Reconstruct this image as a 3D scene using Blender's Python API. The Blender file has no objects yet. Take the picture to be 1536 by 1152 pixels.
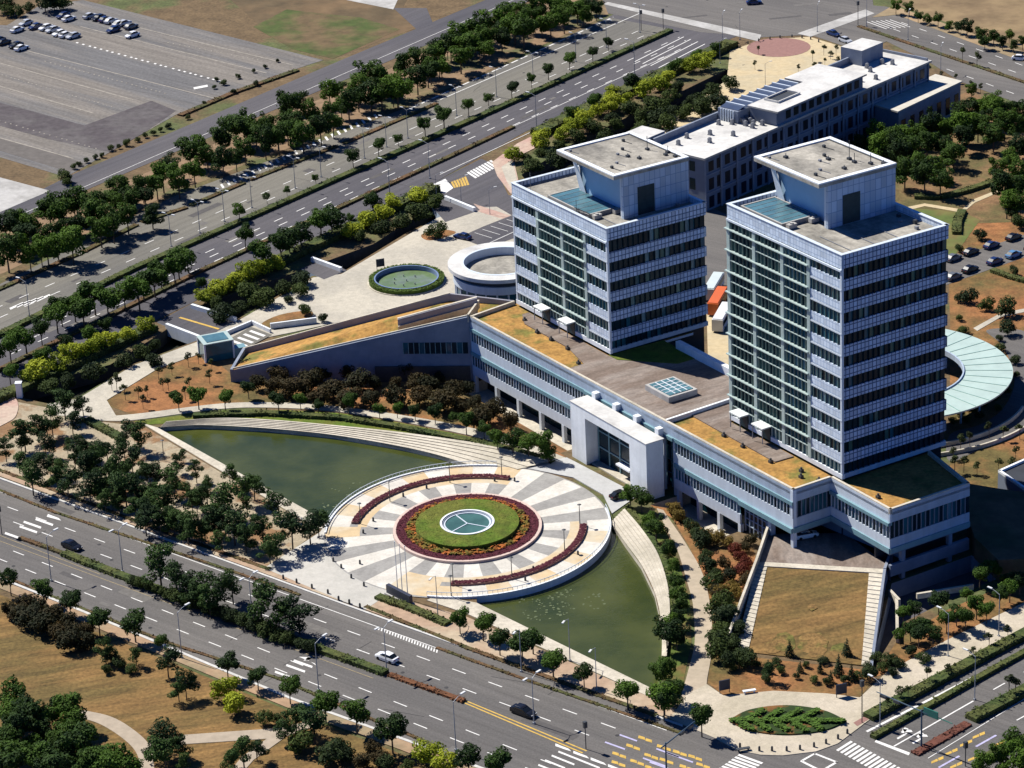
import bpy, bmesh, math, random
import numpy as np
from mathutils import Vector, Matrix
from mathutils.geometry import tessellate_polygon, delaunay_2d_cdt
rnd = random.Random(11)
D = bpy.data
SC = bpy.context.scene
COL = SC.collection
R = math.radians

# ------------------------------------------------------------------ camera
F, PITCH, ROLL, CAMH = 4627.0, 0.406, -0.048, 250.0      # focal in pixels of the 1536 px wide photograph
cp, sp_ = math.cos(PITCH), math.sin(PITCH)
cr, sr = math.cos(ROLL), math.sin(ROLL)
_f = Vector((0, cp, -sp_)); _u = Vector((0, sp_, cp)); _r = Vector((1, 0, 0))
RT = cr * _r + sr * _u
UP = -sr * _r + cr * _u
camd = D.cameras.new('camera'); cam = D.objects.new('camera', camd); COL.objects.link(cam)
camd.sensor_width = 36.0; camd.lens = F / 1536 * 36.0
camd.clip_start = 5; camd.clip_end = 6000
M = Matrix((( RT.x, UP.x, -_f.x, 0), (RT.y, UP.y, -_f.y, 0), (RT.z, UP.z, -_f.z, CAMH), (0, 0, 0, 1)))
cam.matrix_world = M
SC.camera = cam

# ------------------------------------------------------------------ sky, sun, exposure
SUN_EL, SUN_H = 49.0, Vector((-0.79, 0.61, 0)).normalized()
sun_dir = Vector((SUN_H.x * math.cos(R(SUN_EL)), SUN_H.y * math.cos(R(SUN_EL)), math.sin(R(SUN_EL))))
W = D.worlds.new('World'); SC.world = W; W.use_nodes = True
nt = W.node_tree; bg = nt.nodes['Background']
sky = nt.nodes.new('ShaderNodeTexSky'); sky.sky_type = 'NISHITA'; sky.sun_disc = False
sky.sun_elevation = R(SUN_EL); sky.sun_rotation = math.atan2(SUN_H.x, SUN_H.y)
sky.altitude = 100; sky.air_density = 0.5; sky.dust_density = 0.0; sky.ozone_density = 6.0
tint = nt.nodes.new('ShaderNodeMix'); tint.data_type = 'RGBA'; tint.blend_type = 'MULTIPLY'; tint.inputs['Factor'].default_value = 1.0
tint.inputs['B'].default_value = (0.46, 0.97, 1.60, 1)
nt.links.new(sky.outputs['Color'], tint.inputs['A']); nt.links.new(tint.outputs['Result'], bg.inputs['Color']); bg.inputs['Strength'].default_value = 0.05
sl = D.lights.new('sun', 'SUN'); sl.energy = 5.0; sl.angle = R(0.5); sl.color = (1.0, 0.96, 0.89)
so = D.objects.new('sun', sl); COL.objects.link(so)
so.rotation_euler = sun_dir.to_track_quat('Z', 'Y').to_euler(); so.location = (0, 500, 400)
SC.view_settings.view_transform = 'Standard'; SC.view_settings.look = 'None'
SC.view_settings.exposure = 0.55; SC.view_settings.gamma = 1.0
SC.cycles.max_bounces = 5; SC.cycles.diffuse_bounces = 1; SC.cycles.glossy_bounces = 3

# ------------------------------------------------------------------ place from the photograph's pixels (rays met with a level plane)
CAM = Vector((0, 0, CAMH))
def G(x, y, z=0.0):
    d = RT * ((x - 768) / F) - UP * ((y - 576) / F) + _f
    return CAM + d * ((z - CAMH) / d.z)
YAW = 0.548
AV = Vector((math.cos(YAW), math.sin(YAW), 0)); BV = Vector((-math.sin(YAW), math.cos(YAW), 0))
O0 = Vector((58.04, 498.09, 0))            # foot of the right tower's front corner
def L2W(u, v, z=0): return O0 - BV * u + AV * v + Vector((0, 0, z))
def W2L(P): d = P - O0; return (-(d.dot(BV)), d.dot(AV))
LROT = math.atan2(-BV.y, -BV.x)
def crom(pts, n=8, closed=False):
    out = []; m = len(pts)
    rng = range(m) if closed else range(m - 1)
    for i in rng:
        p = [pts[(i + k) % m] if closed else pts[min(max(i + k, 0), m - 1)] for k in (-1, 0, 1, 2)]
        for t in range(n):
            s = t / n
            out.append(tuple(0.5 * (2 * b + (c - a) * s + (2 * a - 5 * b + 4 * c - d) * s * s + (3 * b - a - 3 * c + d) * s ** 3)
                             for a, b, c, d in zip(*p)))
    if not closed: out.append(tuple(pts[-1]))
    return out
def PW(px, z=0): return [(G(x, y, z).x, G(x, y, z).y) for x, y in px]
def oct_(pts, ox, oy, s=3.0): return [(ox + p[0] / s, oy + p[1] / s) + tuple(p[2:]) for p in pts]

# ------------------------------------------------------------------ materials
MATS = {}
def _tex(nt, scale, detail=4, rough=0.6, src='Position', stretch=None):
    if src == 'Position':
        g = nt.nodes.new('ShaderNodeNewGeometry'); o = g.outputs['Position']
    else:
        g = nt.nodes.new('ShaderNodeTexCoord'); o = g.outputs['Object']
    if stretch:
        mp = nt.nodes.new('ShaderNodeMapping'); mp.vector_type = 'TEXTURE'; mp.inputs['Scale'].default_value = [1 / q for q in stretch[:3]]
        if len(stretch) > 3: mp.inputs['Rotation'].default_value = (0, 0, stretch[3])
        nt.links.new(o, mp.inputs['Vector']); o = mp.outputs['Vector']
    n = nt.nodes.new('ShaderNodeTexNoise'); n.inputs['Scale'].default_value = scale
    n.inputs['Detail'].default_value = detail; n.inputs['Roughness'].default_value = rough
    nt.links.new(o, n.inputs['Vector'])
    return n
def mat(name, col, rough=0.85, var=0.25, scale=0.4, col2=None, scale2=0.06, lo=0.42, hi=0.58, spec=0.3, metal=0.0,
        src='Position', stretch=None, stretch2=None, bump=0.0, obj_var=0.0, fine=None):
    """colour with small mottling, optionally mixed in patches with a second colour"""
    if name in MATS: return MATS[name]
    m = D.materials.new(name); m.use_nodes = True; nt = m.node_tree
    b = nt.nodes['Principled BSDF']; b.inputs['Roughness'].default_value = rough
    b.inputs['Specular IOR Level'].default_value = spec; b.inputs['Metallic'].default_value = metal
    def rgb(c): return (c[0], c[1], c[2], 1)
    base = None
    if col2 is not None:
        n2 = _tex(nt, scale2, 5, 0.6, src, stretch2)
        rp = nt.nodes.new('ShaderNodeValToRGB'); rp.color_ramp.elements[0].position = lo; rp.color_ramp.elements[1].position = hi
        nt.links.new(n2.outputs['Fac'], rp.inputs['Fac'])
        mx = nt.nodes.new('ShaderNodeMix'); mx.data_type = 'RGBA'
        mx.inputs['A'].default_value = rgb(col); mx.inputs['B'].default_value = rgb(col2)
        nt.links.new(rp.outputs['Color'], mx.inputs['Factor']); base = mx.outputs['Result']
    n = _tex(nt, scale, 5, 0.65, src, stretch)
    mr = nt.nodes.new('ShaderNodeMapRange'); mr.inputs['From Min'].default_value = 0.3; mr.inputs['From Max'].default_value = 0.7
    mr.inputs['To Min'].default_value = 1 - var; mr.inputs['To Max'].default_value = 1 + var
    nt.links.new(n.outputs['Fac'], mr.inputs['Value']); fac = mr.outputs['Result']
    if fine:
        n3 = _tex(nt, fine[0], 3, 0.6, src)
        m3 = nt.nodes.new('ShaderNodeMapRange'); m3.inputs['From Min'].default_value = 0.3; m3.inputs['From Max'].default_value = 0.7
        m3.inputs['To Min'].default_value = 1 - fine[1]; m3.inputs['To Max'].default_value = 1 + fine[1]
        nt.links.new(n3.outputs['Fac'], m3.inputs['Value'])
        mm = nt.nodes.new('ShaderNodeMath'); mm.operation = 'MULTIPLY'
        nt.links.new(fac, mm.inputs[0]); nt.links.new(m3.outputs['Result'], mm.inputs[1]); fac = mm.outputs[0]
    if obj_var:
        oi = nt.nodes.new('ShaderNodeObjectInfo')
        m4 = nt.nodes.new('ShaderNodeMapRange'); m4.inputs['To Min'].default_value = 1 - obj_var; m4.inputs['To Max'].default_value = 1 + obj_var
        nt.links.new(oi.outputs['Random'], m4.inputs['Value'])
        mm = nt.nodes.new('ShaderNodeMath'); mm.operation = 'MULTIPLY'
        nt.links.new(fac, mm.inputs[0]); nt.links.new(m4.outputs['Result'], mm.inputs[1]); fac = mm.outputs[0]
    vm = nt.nodes.new('ShaderNodeVectorMath'); vm.operation = 'SCALE'
    if base is not None: nt.links.new(base, vm.inputs[0])
    else: vm.inputs[0].default_value = col[:3]
    nt.links.new(fac, vm.inputs['Scale'])
    nt.links.new(vm.outputs['Vector'], b.inputs['Base Color'])
    if bump:
        bp = nt.nodes.new('ShaderNodeBump'); bp.inputs['Strength'].default_value = bump; bp.inputs['Distance'].default_value = 0.3
        nt.links.new(n.outputs['Fac'], bp.inputs['Height']); nt.links.new(bp.outputs['Normal'], b.inputs['Normal'])
    MATS[name] = m
    return m
def grid_mat(name, col, gap, axes, w, h, mortar=0.1, rough=0.45, var=0.26, spec=0.5):
    """panels in a rectangular grid over two of the object's own axes"""
    if name in MATS: return MATS[name]
    m = D.materials.new(name); m.use_nodes = True; nt = m.node_tree
    b = nt.nodes['Principled BSDF']; b.inputs['Roughness'].default_value = rough; b.inputs['Specular IOR Level'].default_value = spec
    tc = nt.nodes.new('ShaderNodeTexCoord'); sx = nt.nodes.new('ShaderNodeSeparateXYZ'); cx = nt.nodes.new('ShaderNodeCombineXYZ')
    nt.links.new(tc.outputs['Object'], sx.inputs[0])
    nt.links.new(sx.outputs[axes[0]], cx.inputs[0]); nt.links.new(sx.outputs[axes[1]], cx.inputs[1])
    br = nt.nodes.new('ShaderNodeTexBrick'); br.offset = 0; br.inputs['Scale'].default_value = 1
    br.inputs['Brick Width'].default_value = w; br.inputs['Row Height'].default_value = h
    br.inputs['Mortar Size'].default_value = mortar; br.inputs['Mortar Smooth'].default_value = 0.3; br.inputs['Bias'].default_value = 0
    c2 = tuple(c * (1 - var) for c in col)
    br.inputs['Color1'].default_value = (*col, 1); br.inputs['Color2'].default_value = (*c2, 1); br.inputs['Mortar'].default_value = (*gap, 1)
    nt.links.new(cx.outputs[0], br.inputs['Vector']); nt.links.new(br.outputs['Color'], b.inputs['Base Color'])
    MATS[name] = m; return m

ASPH = mat('asphalt_worn', (0.104, 0.098, 0.094), 0.95, 0.16, 0.55, (0.14, 0.13, 0.12), 0.05, 0.38, 0.62, stretch=(.05, 1.6, 1, -0.716), stretch2=(.25, 1, 1, -0.716), fine=(3, 0.16))
ASPH_D = mat('asphalt_dark', (0.068, 0.066, 0.076), 0.95, 0.16, 0.5, (0.098, 0.092, 0.098), 0.05, 0.38, 0.62, stretch=(.05, 1.6, 1, 0.9), stretch2=(.25, 1, 1, 0.9), fine=(3, 0.16))
ASPH_L = mat('asphalt_pale', (0.165, 0.155, 0.13), 0.95, 0.16, 0.5, (0.12, 0.115, 0.105), 0.05, 0.38, 0.62, stretch=(.05, 1.6, 1, 0.9), stretch2=(.25, 1, 1, 0.9), fine=(3, 0.16))
LOT = mat('lot_paving', (0.178, 0.16, 0.14), 0.95, 0.24, 0.3, (0.125, 0.122, 0.122), 0.07, 0.42, 0.58, stretch=(.10, 1.6, 1, -0.776), stretch2=(.12, 1.3, 1, -0.776), fine=(1.2, 0.2))
PAINT = mat('road_paint', (0.66, 0.65, 0.62), 0.8, 0.16, 1.5)
PAINT_Y = mat('road_paint_yellow', (0.52, 0.34, 0.075), 0.8, 0.2, 1.5)
PAINT_B = mat('road_paint_lilac', (0.40, 0.38, 0.55), 0.8, 0.2, 1.5)
PAVE = mat('paving_beige', (0.46, 0.42, 0.34), 0.9, 0.12, 0.8, (0.38, 0.35, 0.29), 0.08, 0.4, 0.6, fine=(4, 0.12))
PAVE_P = mat('paving_pink', (0.42, 0.27, 0.22), 0.9, 0.15, 0.8, (0.46, 0.36, 0.28), 0.1, 0.4, 0.6)
PAVE_Y = mat('paving_sand', (0.50, 0.40, 0.24), 0.9, 0.14, 0.8, (0.44, 0.37, 0.24), 0.1)
PAVE_R = mat('paving_red', (0.26, 0.14, 0.12), 0.9, 0.12, 1.0)
SOIL = mat('dry_soil', (0.26, 0.115, 0.043), 0.98, 0.35, 0.35, (0.11, 0.085, 0.028), 0.05, 0.42, 0.6, fine=(2.0, 0.25))
FIELD = mat('dry_field', (0.13, 0.088, 0.045), 0.98, 0.3, 0.2, (0.085, 0.10, 0.035), 0.03, 0.5, 0.6, fine=(1.2, 0.3))
LAWN_DRY = mat('dry_lawn', (0.19, 0.11, 0.038), 0.98, 0.38, 0.3, (0.118, 0.082, 0.027), 0.09, 0.42, 0.62, stretch=(0.3, 2.0, 1, 0.25), stretch2=(0.5, 1.5, 1, 0.25), fine=(1.6, 0.3))
ROOFGRASS = mat('roof_grass', (0.34, 0.185, 0.05), 0.98, 0.28, 0.3, (0.15, 0.135, 0.03), 0.16, 0.50, 0.62, fine=(1.4, 0.28))
GRASS = mat('green_grass', (0.075, 0.125, 0.010), 0.98, 0.28, 0.5, (0.12, 0.13, 0.02), 0.1, fine=(3, 0.25))
HEDGE = mat('hedge_leaves', (0.040, 0.062, 0.014), 0.95, 0.5, 1.2, (0.070, 0.080, 0.020), 0.15, fine=(4, 0.4), bump=0.8)
HEDGE_BR = mat('hedge_brown', (0.115, 0.065, 0.03), 0.95, 0.45, 1.2, (0.065, 0.07, 0.022), 0.15, fine=(4, 0.35), bump=0.8)
CONC = mat('concrete', (0.42, 0.41, 0.39), 0.9, 0.15, 0.6, (0.34, 0.33, 0.31), 0.12)
CONC_ROOF = mat('roof_concrete', (0.36, 0.335, 0.285), 0.9, 0.26, 0.5, (0.17, 0.16, 0.14), 0.13, 0.38, 0.66, stretch2=(1.4, 0.6, 1, 0.5), fine=(1.6, .18))
STONE = mat('pale_stone', (0.54, 0.49, 0.40), 0.85, 0.14, 0.9, (0.43, 0.39, 0.31), 0.1, fine=(2.5, .12))
STONE_W = mat('white_granite', (0.77, 0.80, 0.82), 0.7, 0.07, 0.9, (0.70, 0.73, 0.75), 0.25, stretch=(1, 1, 0.1), fine=(2, 0.05))
ROOF_W = mat('white_roof_coat', (0.58, 0.57, 0.54), 0.8, 0.1, 0.4, (0.45, 0.44, 0.42), 0.12, 0.45, 0.65, fine=(1.5, .08))
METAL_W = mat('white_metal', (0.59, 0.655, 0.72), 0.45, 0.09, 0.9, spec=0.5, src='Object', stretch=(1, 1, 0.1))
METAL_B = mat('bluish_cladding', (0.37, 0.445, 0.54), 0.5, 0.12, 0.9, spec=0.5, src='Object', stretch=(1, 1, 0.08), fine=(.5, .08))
TEAL = mat('teal_sunshade', (0.17, 0.30, 0.34), 0.4, 0.1, 0.8, spec=0.5, src='Object')
TEAL_F = mat('curtain_frame', (0.13, 0.19, 0.175), 0.45, 0.08, 0.8, spec=0.5, src='Object')
TEAL_P = mat('pale_teal_frame', (0.38, 0.47, 0.445), 0.45, 0.08, 0.8, spec=0.5, src='Object')
DARKM = mat('dark_metal', (0.05, 0.055, 0.06), 0.5, 0.2, 2.0, spec=0.4)
GREYM = mat('grey_metal', (0.22, 0.23, 0.25), 0.5, 0.15, 2.0, spec=0.4)
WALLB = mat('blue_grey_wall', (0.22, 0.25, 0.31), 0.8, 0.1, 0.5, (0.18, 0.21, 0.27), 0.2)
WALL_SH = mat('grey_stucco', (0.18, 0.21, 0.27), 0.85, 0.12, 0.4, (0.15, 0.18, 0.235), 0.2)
BROWN_DECK = mat('weathered_deck', (0.165, 0.125, 0.10), 0.9, 0.25, 0.9, (0.255, 0.215, 0.185), 0.2, 0.45, 0.65, src='Object', stretch=(1.2, .35, 1), stretch2=(1.0, .3, 1), fine=(2, .15))
WOODY = mat('bark', (0.10, 0.075, 0.055), 0.95, 0.3, 3.0)
def glass(name, col, rough=0.08, spec=0.6): return mat(name, col, rough, 0.3, 0.25, spec=spec, src='Object')
GL_DK = glass('glass_dark', (0.004, 0.022, 0.034), 0.2, 0.25)
GL_TEAL = glass('glass_teal', (0.017, 0.088, 0.125), 0.10, 0.4)
GL_GREEN = glass('glass_green', (0.055, 0.125, 0.112), 0.10, 0.4)
GL_BLIND = glass('glass_with_blinds', (0.07, 0.17, 0.22), 0.25)
GL_SKY = glass('glass_skylight', (0.075, 0.165, 0.20), 0.25, 0.4)
GL_CANOPY = mat('glass_canopy', (0.42, 0.53, 0.48), 0.35, 0.1, 0.3, spec=0.5)
FLOW_P = mat('purple_flowers', (0.072, 0.012, 0.022), 0.95, 0.25, 1.2, (0.088, 0.016, 0.026), 0.3, fine=(4, 0.25), bump=0.6)
FLOW_O = mat('orange_flowers', (0.34, 0.10, 0.02), 0.95, 0.5, 0.9, (0.12, 0.10, 0.015), 0.35, 0.46, 0.56, fine=(3, 0.4), bump=0.6)

# ------------------------------------------------------------------ mesh building
class MB:
    def __init__(s): s.v = []; s.f = []; s.m = []
    def poly(s, pts, m=0):
        i = len(s.v); s.v += [tuple(p) for p in pts]; s.f.append(tuple(range(i, i + len(pts)))); s.m.append(m)
    def tri_poly(s, pts3, m=0):
        """flat or warped polygon, concave allowed"""
        i = len(s.v); s.v += [tuple(p) for p in pts3]
        a = sum(pts3[k][0] * pts3[(k + 1) % len(pts3)][1] - pts3[(k + 1) % len(pts3)][0] * pts3[k][1] for k in range(len(pts3)))
        for t in tessellate_polygon([[Vector((p[0], p[1], 0)) for p in pts3]]):
            p, q, r = [pts3[k] for k in t]
            c = (q[0] - p[0]) * (r[1] - p[1]) - (q[1] - p[1]) * (r[0] - p[0])
            t = t if c > 0 else t[::-1]
            s.f.append(tuple(i + k for k in t)); s.m.append(m)
    def prism(s, xy, z0, z1, mt=0, ms=None, bottom=False):
        ms = mt if ms is None else ms
        zz = (lambda k: z1[k]) if isinstance(z1, (list, tuple)) else (lambda k: z1)
        top = [(p[0], p[1], zz(k)) for k, p in enumerate(xy)]
        s.tri_poly(top, mt)
        a = sum(xy[k][0] * xy[(k + 1) % len(xy)][1] - xy[(k + 1) % len(xy)][0] * xy[k][1] for k in range(len(xy)))
        n = len(xy)
        for k in range(n):
            p, q = xy[k], xy[(k + 1) % n]; zp, zq = zz(k), zz((k + 1) % n)
            quad = [(p[0], p[1], z0), (q[0], q[1], z0), (q[0], q[1], zq), (p[0], p[1], zp)]
            s.poly(quad if a > 0 else quad[::-1], ms)
    def box(s, x0, x1, y0, y1, z0, z1, m=0, mtop=None):
        if x0 > x1: x0, x1 = x1, x0
        if y0 > y1: y0, y1 = y1, y0
        P = [(x0, y0), (x1, y0), (x1, y1), (x0, y1)]
        s.poly([(x, y, z1) for x, y in P], m if mtop is None else mtop); s.poly([(x, y, z0) for x, y in P[::-1]], m)
        for k in range(4):
            p, q = P[k], P[(k + 1) % 4]; s.poly([(*p, z0), (*q, z0), (*q, z1), (*p, z1)], m)
    def beam(s, p, q, w, z0, z1, m=0, side=0.0):
        """straight wall from p to q (xy), width w, shifted sideways"""
        p, q = Vector(p[:2]), Vector(q[:2]); d = (q - p).normalized(); n = Vector((-d.y, d.x))
        a, b = p + n * (side - w / 2), q + n * (side - w / 2); c, e = q + n * (side + w / 2), p + n * (side + w / 2)
        z1 = z1 if isinstance(z1, (tuple, list)) else (z1, z1); z0 = z0 if isinstance(z0, (tuple, list)) else (z0, z0)
        P = [a, b, c, e]; T = [z1[0], z1[1], z1[1], z1[0]]; B = [z0[0], z0[1], z0[1], z0[0]]
        s.poly([(*P[k], T[k]) for k in range(4)], m); s.poly([(*P[k], B[k]) for k in (3, 2, 1, 0)], m)
        for k in range(4):
            j = (k + 1) % 4; s.poly([(*P[k], B[k]), (*P[j], B[j]), (*P[j], T[j]), (*P[k], T[k])], m)
    def tube(s, pts, rad, n=6, m=0, cap=True):
        pts = [Vector(p) for p in pts]; rings = []
        for k, p in enumerate(pts):
            d = (pts[min(k + 1, len(pts) - 1)] - pts[max(k - 1, 0)]).normalized()
            a = d.orthogonal().normalized() if abs(d.z) < 0.99 else Vector((1, 0, 0)); b = d.cross(a)
            r = rad[k] if isinstance(rad, (list, tuple)) else rad
            i = len(s.v); rings.append(i)
            s.v += [tuple(p + (a * math.cos(2 * math.pi * t / n) + b * math.sin(2 * math.pi * t / n)) * r) for t in range(n)]
        for k in range(len(rings) - 1):
            for t in range(n):
                s.f.append((rings[k] + t, rings[k] + (t + 1) % n, rings[k + 1] + (t + 1) % n, rings[k + 1] + t)); s.m.append(m)
        if cap:
            s.f.append(tuple(rings[-1] + t for t in range(n))); s.m.append(m)
            s.f.append(tuple(rings[0] + t for t in range(n - 1, -1, -1))); s.m.append(m)
    def ring(s, c, r0, r1, z0, z1, a0=0, a1=2 * math.pi, n=72, mt=0, ms=None, e=1.0):
        """flat annulus (or disc) with walls"""
        ms = mt if ms is None else ms; full = abs(a1 - a0 - 2 * math.pi) < 1e-6
        def P(r, a, z): return (c[0] + r * math.cos(a), c[1] + r * e * math.sin(a), z)
        for k in range(n):
            a, b = a0 + (a1 - a0) * k / n, a0 + (a1 - a0) * (k + 1) / n
            if r0 > 1e-6: s.poly([P(r0, a, z1), P(r1, a, z1), P(r1, b, z1), P(r0, b, z1)], mt)
            else: s.poly([P(0, a, z1), P(r1, a, z1), P(r1, b, z1)], mt)
            s.poly([P(r1, a, z0), P(r1, b, z0), P(r1, b, z1), P(r1, a, z1)], ms)
            if r0 > 1e-6: s.poly([P(r0, b, z0), P(r0, a, z0), P(r0, a, z1), P(r0, b, z1)], ms)
        if not full:
            s.poly([P(r0, a0, z0), P(r1, a0, z0), P(r1, a0, z1), P(r0, a0, z1)], ms)
            s.poly([P(r1, a1, z0), P(r0, a1, z0), P(r0, a1, z1), P(r1, a1, z1)], ms)
    def build(s, name, mats, parent=None, origin=None, smooth=False):
        me = D.meshes.new(name)
        v = s.v
        if origin is not None: v = [(a - origin[0], b - origin[1], c - origin[2]) for a, b, c in v]
        me.from_pydata(v, [], s.f)
        for m in (mats if isinstance(mats, (list, tuple)) else [mats]): me.materials.append(m)
        me.polygons.foreach_set('material_index', s.m)
        if smooth: me.polygons.foreach_set('use_smooth', [True] * len(s.f))
        me.update()
        o = D.objects.new(name, me); COL.objects.link(o)
        if parent is not None: o.parent = parent
        elif origin is not None: o.location = origin
        return o
def tag(o, label=None, cat=None, group=None, kind=None):
    if label: o['label'] = label
    if cat: o['category'] = cat
    if group: o['group'] = group
    if kind: o['kind'] = kind
    return o
def empty(name, loc=(0, 0, 0), rz=0.0, label=None, cat=None, group=None):
    o = D.objects.new(name, None); COL.objects.link(o); o.location = loc; o.rotation_euler = (0, 0, rz); o.empty_display_size = 0.5
    return tag(o, label, cat, group)
def sheet(name, px, z, m, z0=None, smooth=0, closed=True, parent=None, world=False):
    """a level surface drawn on the ground, with sides down to z0"""
    xy = px if world else PW(crom(px, smooth, True) if smooth else px, z)
    b = MB(); b.prism(xy, z - 0.3 if z0 is None else z0, z)
    o = b.build(name, m, parent)
    if parent is None: tag(o, kind='structure')
    return o
ORD = ('first second third fourth fifth sixth seventh eighth ninth tenth eleventh twelfth thirteenth fourteenth fifteenth sixteenth seventeenth '
       'eighteenth nineteenth twentieth').split()
TENS = {2: 'twenty', 3: 'thirty', 4: 'forty', 5: 'fifty', 6: 'sixty', 7: 'seventy', 8: 'eighty', 9: 'ninety', 10: 'hundred'}
def ordn(i):
    if i < 20: return ORD[i]
    if i >= 99: return 'one hundred and ' + ordn(i - 100) if i > 99 else 'hundredth'
    t, u = divmod(i + 1, 10)
    return (TENS[t][:-1] + 'ieth') if u == 0 else TENS[t] + '-' + ORD[u - 1]
# ------------------------------------------------------------------ plaza frame (needed for the pond edges)
PC = Vector((-9.5, 514.3, 0)); PE = 1.05
def PLZ(r, a): return (PC.x + r * math.cos(a), PC.y + r * PE * math.sin(a))

# ------------------------------------------------------------------ ground sheet with real openings for ponds, canal and sunken court
POND_L = [(236, 641), (300, 637), (400, 642), (500, 652), (600, 669), (660, 683), (712, 700), (640, 722), (570, 750), (520, 790), (489, 781)]
POND_R = [(715, 904), (985, 1036), (992, 985), (991, 930), (982, 890), (962, 848), (938, 815), (918, 785), (900, 775), (860, 840), (790, 880), (715, 886)]
CANAL_A = [(-60, 632), (20, 586), (165, 547), (232, 506), (306, 456), (467, 400), (560, 366), (655, 306), (676, 318), (612, 348), (512, 409), (468, 414), (357, 478), (300, 509), (200, 546), (117, 596), (75, 606), (28, 596), (-60, 645)]
CANAL_B = [(782, 262), (870, 209), (1000, 148), (1090, 104), (1126, 122), (1000, 182), (850, 262), (800, 285)]
COURT = [(1337.6, 875.3), (1457.1, 833.0), (1482.7, 846.9), (1500, 866), (1440, 892), (1352, 935), (1318, 990), (1309, 992)]
FC = G(610, 423); FR = 8.0
FOUNT = [(FC.x + 7.0 * math.cos(a * math.pi / 16), FC.y + 7.0 * math.sin(a * math.pi / 16)) for a in range(32)]
FUV = lambda u: -11.5 + 1.9 * (u + 107.8) / 106
def moat(u0, u1): return [tuple(L2W(u, FUV(u) + d).xy) for u, d in ((u0, -6), (u1, -6), (u1, 4), (u0, 4))]
MOATS = [(-107, -67), (-37, -17.8)]
holes = [PW(h) for h in (POND_L, POND_R, CANAL_A, CANAL_B, COURT)] + [moat(*m) for m in MOATS]
def inside(p, poly):
    c = False; n = len(poly)
    for i in range(n):
        a, b = poly[i], poly[i - 1]
        if (a[1] > p[1]) != (b[1] > p[1]) and p[0] < (b[0] - a[0]) * (p[1] - a[1]) / (b[1] - a[1]) + a[0]: c = not c
    return c
vv = [(-2500, 250), (2500, 250), (2500, 4200), (-2500, 4200)]; ee = [(0, 1), (1, 2), (2, 3), (3, 0)]
for h in holes:
    i = len(vv); vv += h; ee += [(i + k, i + (k + 1) % len(h)) for k in range(len(h))]
cv, ce, cf, *_ = delaunay_2d_cdt([Vector(v) for v in vv], ee, [], 0, 1e-4)
g = MB(); g.v = [(v.x, v.y, 0.0) for v in cv]
for f in cf:
    c = sum((cv[k] for k in f), Vector((0, 0))) / len(f)
    if any(inside(c, h) for h in holes): continue
    a, b_, c_ = [cv[k] for k in f[:3]]
    if (b_ - a).cross(c_ - a) < 0: f = f[::-1]
    g.f.append(tuple(f)); g.m.append(0)
tag(g.build('ground', FIELD), kind='structure')
WATER = D.materials.new('pond_water'); WATER.use_nodes = True
_n = WATER.node_tree; _b = _n.nodes['Principled BSDF']; _b.inputs['Roughness'].default_value = 0.10; _b.inputs['Specular IOR Level'].default_value = 0.5
_t = _tex(_n, 0.06, 5, 0.6); _r2 = _n.nodes.new('ShaderNodeValToRGB')
_r2.color_ramp.elements[0].color = (0.030, 0.042, 0.007, 1); _r2.color_ramp.elements[1].color = (0.070, 0.080, 0.018, 1)
_r2.color_ramp.elements[0].position = 0.35; _r2.color_ramp.elements[1].position = 0.65
_n.links.new(_t.outputs['Fac'], _r2.inputs['Fac']); _n.links.new(_r2.outputs['Color'], _b.inputs['Base Color'])
_t2 = _tex(_n, 0.8, 3, 0.6, stretch=(1, 2.2, 1, 0.4)); _bp = _n.nodes.new('ShaderNodeBump'); _bp.inputs['Strength'].default_value = 0.35; _bp.inputs['Distance'].default_value = 0.1
_n.links.new(_t2.outputs['Fac'], _bp.inputs['Height']); _n.links.new(_bp.outputs['Normal'], _b.inputs['Normal'])
CANALW = mat('canal_bed', (0.012, 0.016, 0.010), 0.4, 0.4, 0.3, (0.03, 0.032, 0.018), 0.08, 0.45, 0.6)
FOUNTW = mat('fountain_water', (0.13, 0.19, 0.085), 0.2, 0.2, 0.35, (0.16, 0.20, 0.15), 0.15, 0.5, 0.62)
def basin(name, xy, z, mw, mwall, kind='structure', wall_top=0.0):
    b = MB()
    a = sum(xy[k][0] * xy[(k + 1) % len(xy)][1] - xy[(k + 1) % len(xy)][0] * xy[k][1] for k in range(len(xy)))
    b.tri_poly([(x, y, z) for x, y in xy], 0)
    for k in range(len(xy)):
        p, q = xy[k], xy[(k + 1) % len(xy)]
        quad = [(*p, z), (*q, z), (*q, wall_top), (*p, wall_top)]
        b.poly(quad[::-1] if a > 0 else quad, 1)
    return tag(b.build(name, [mw, mwall]), kind='structure')
basin('water', holes[0], -0.9, WATER, STONE); basin('water', holes[1], -0.9, WATER, STONE)
basin('canal', holes[2], -3.2, CANALW, mat('canal_wall', (0.06, 0.06, 0.055), 0.95, 0.3, 0.5))
basin('canal', holes[3], -3.2, CANALW, MATS['canal_wall'])
basin('sunken_court', holes[4], -3.2, ASPH_D, WALLB)
sheet('embankment', [(1446, 724), (1500, 733), (1640, 752), (1660, 850), (1545, 838), (1498, 840), (1462, 806), (1450, 770)], 4.2, mat('bank_soil', (0.17, 0.10, 0.05), 0.98, 0.3, 0.3, (0.08, 0.075, 0.03), 0.08), z0=0)

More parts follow.
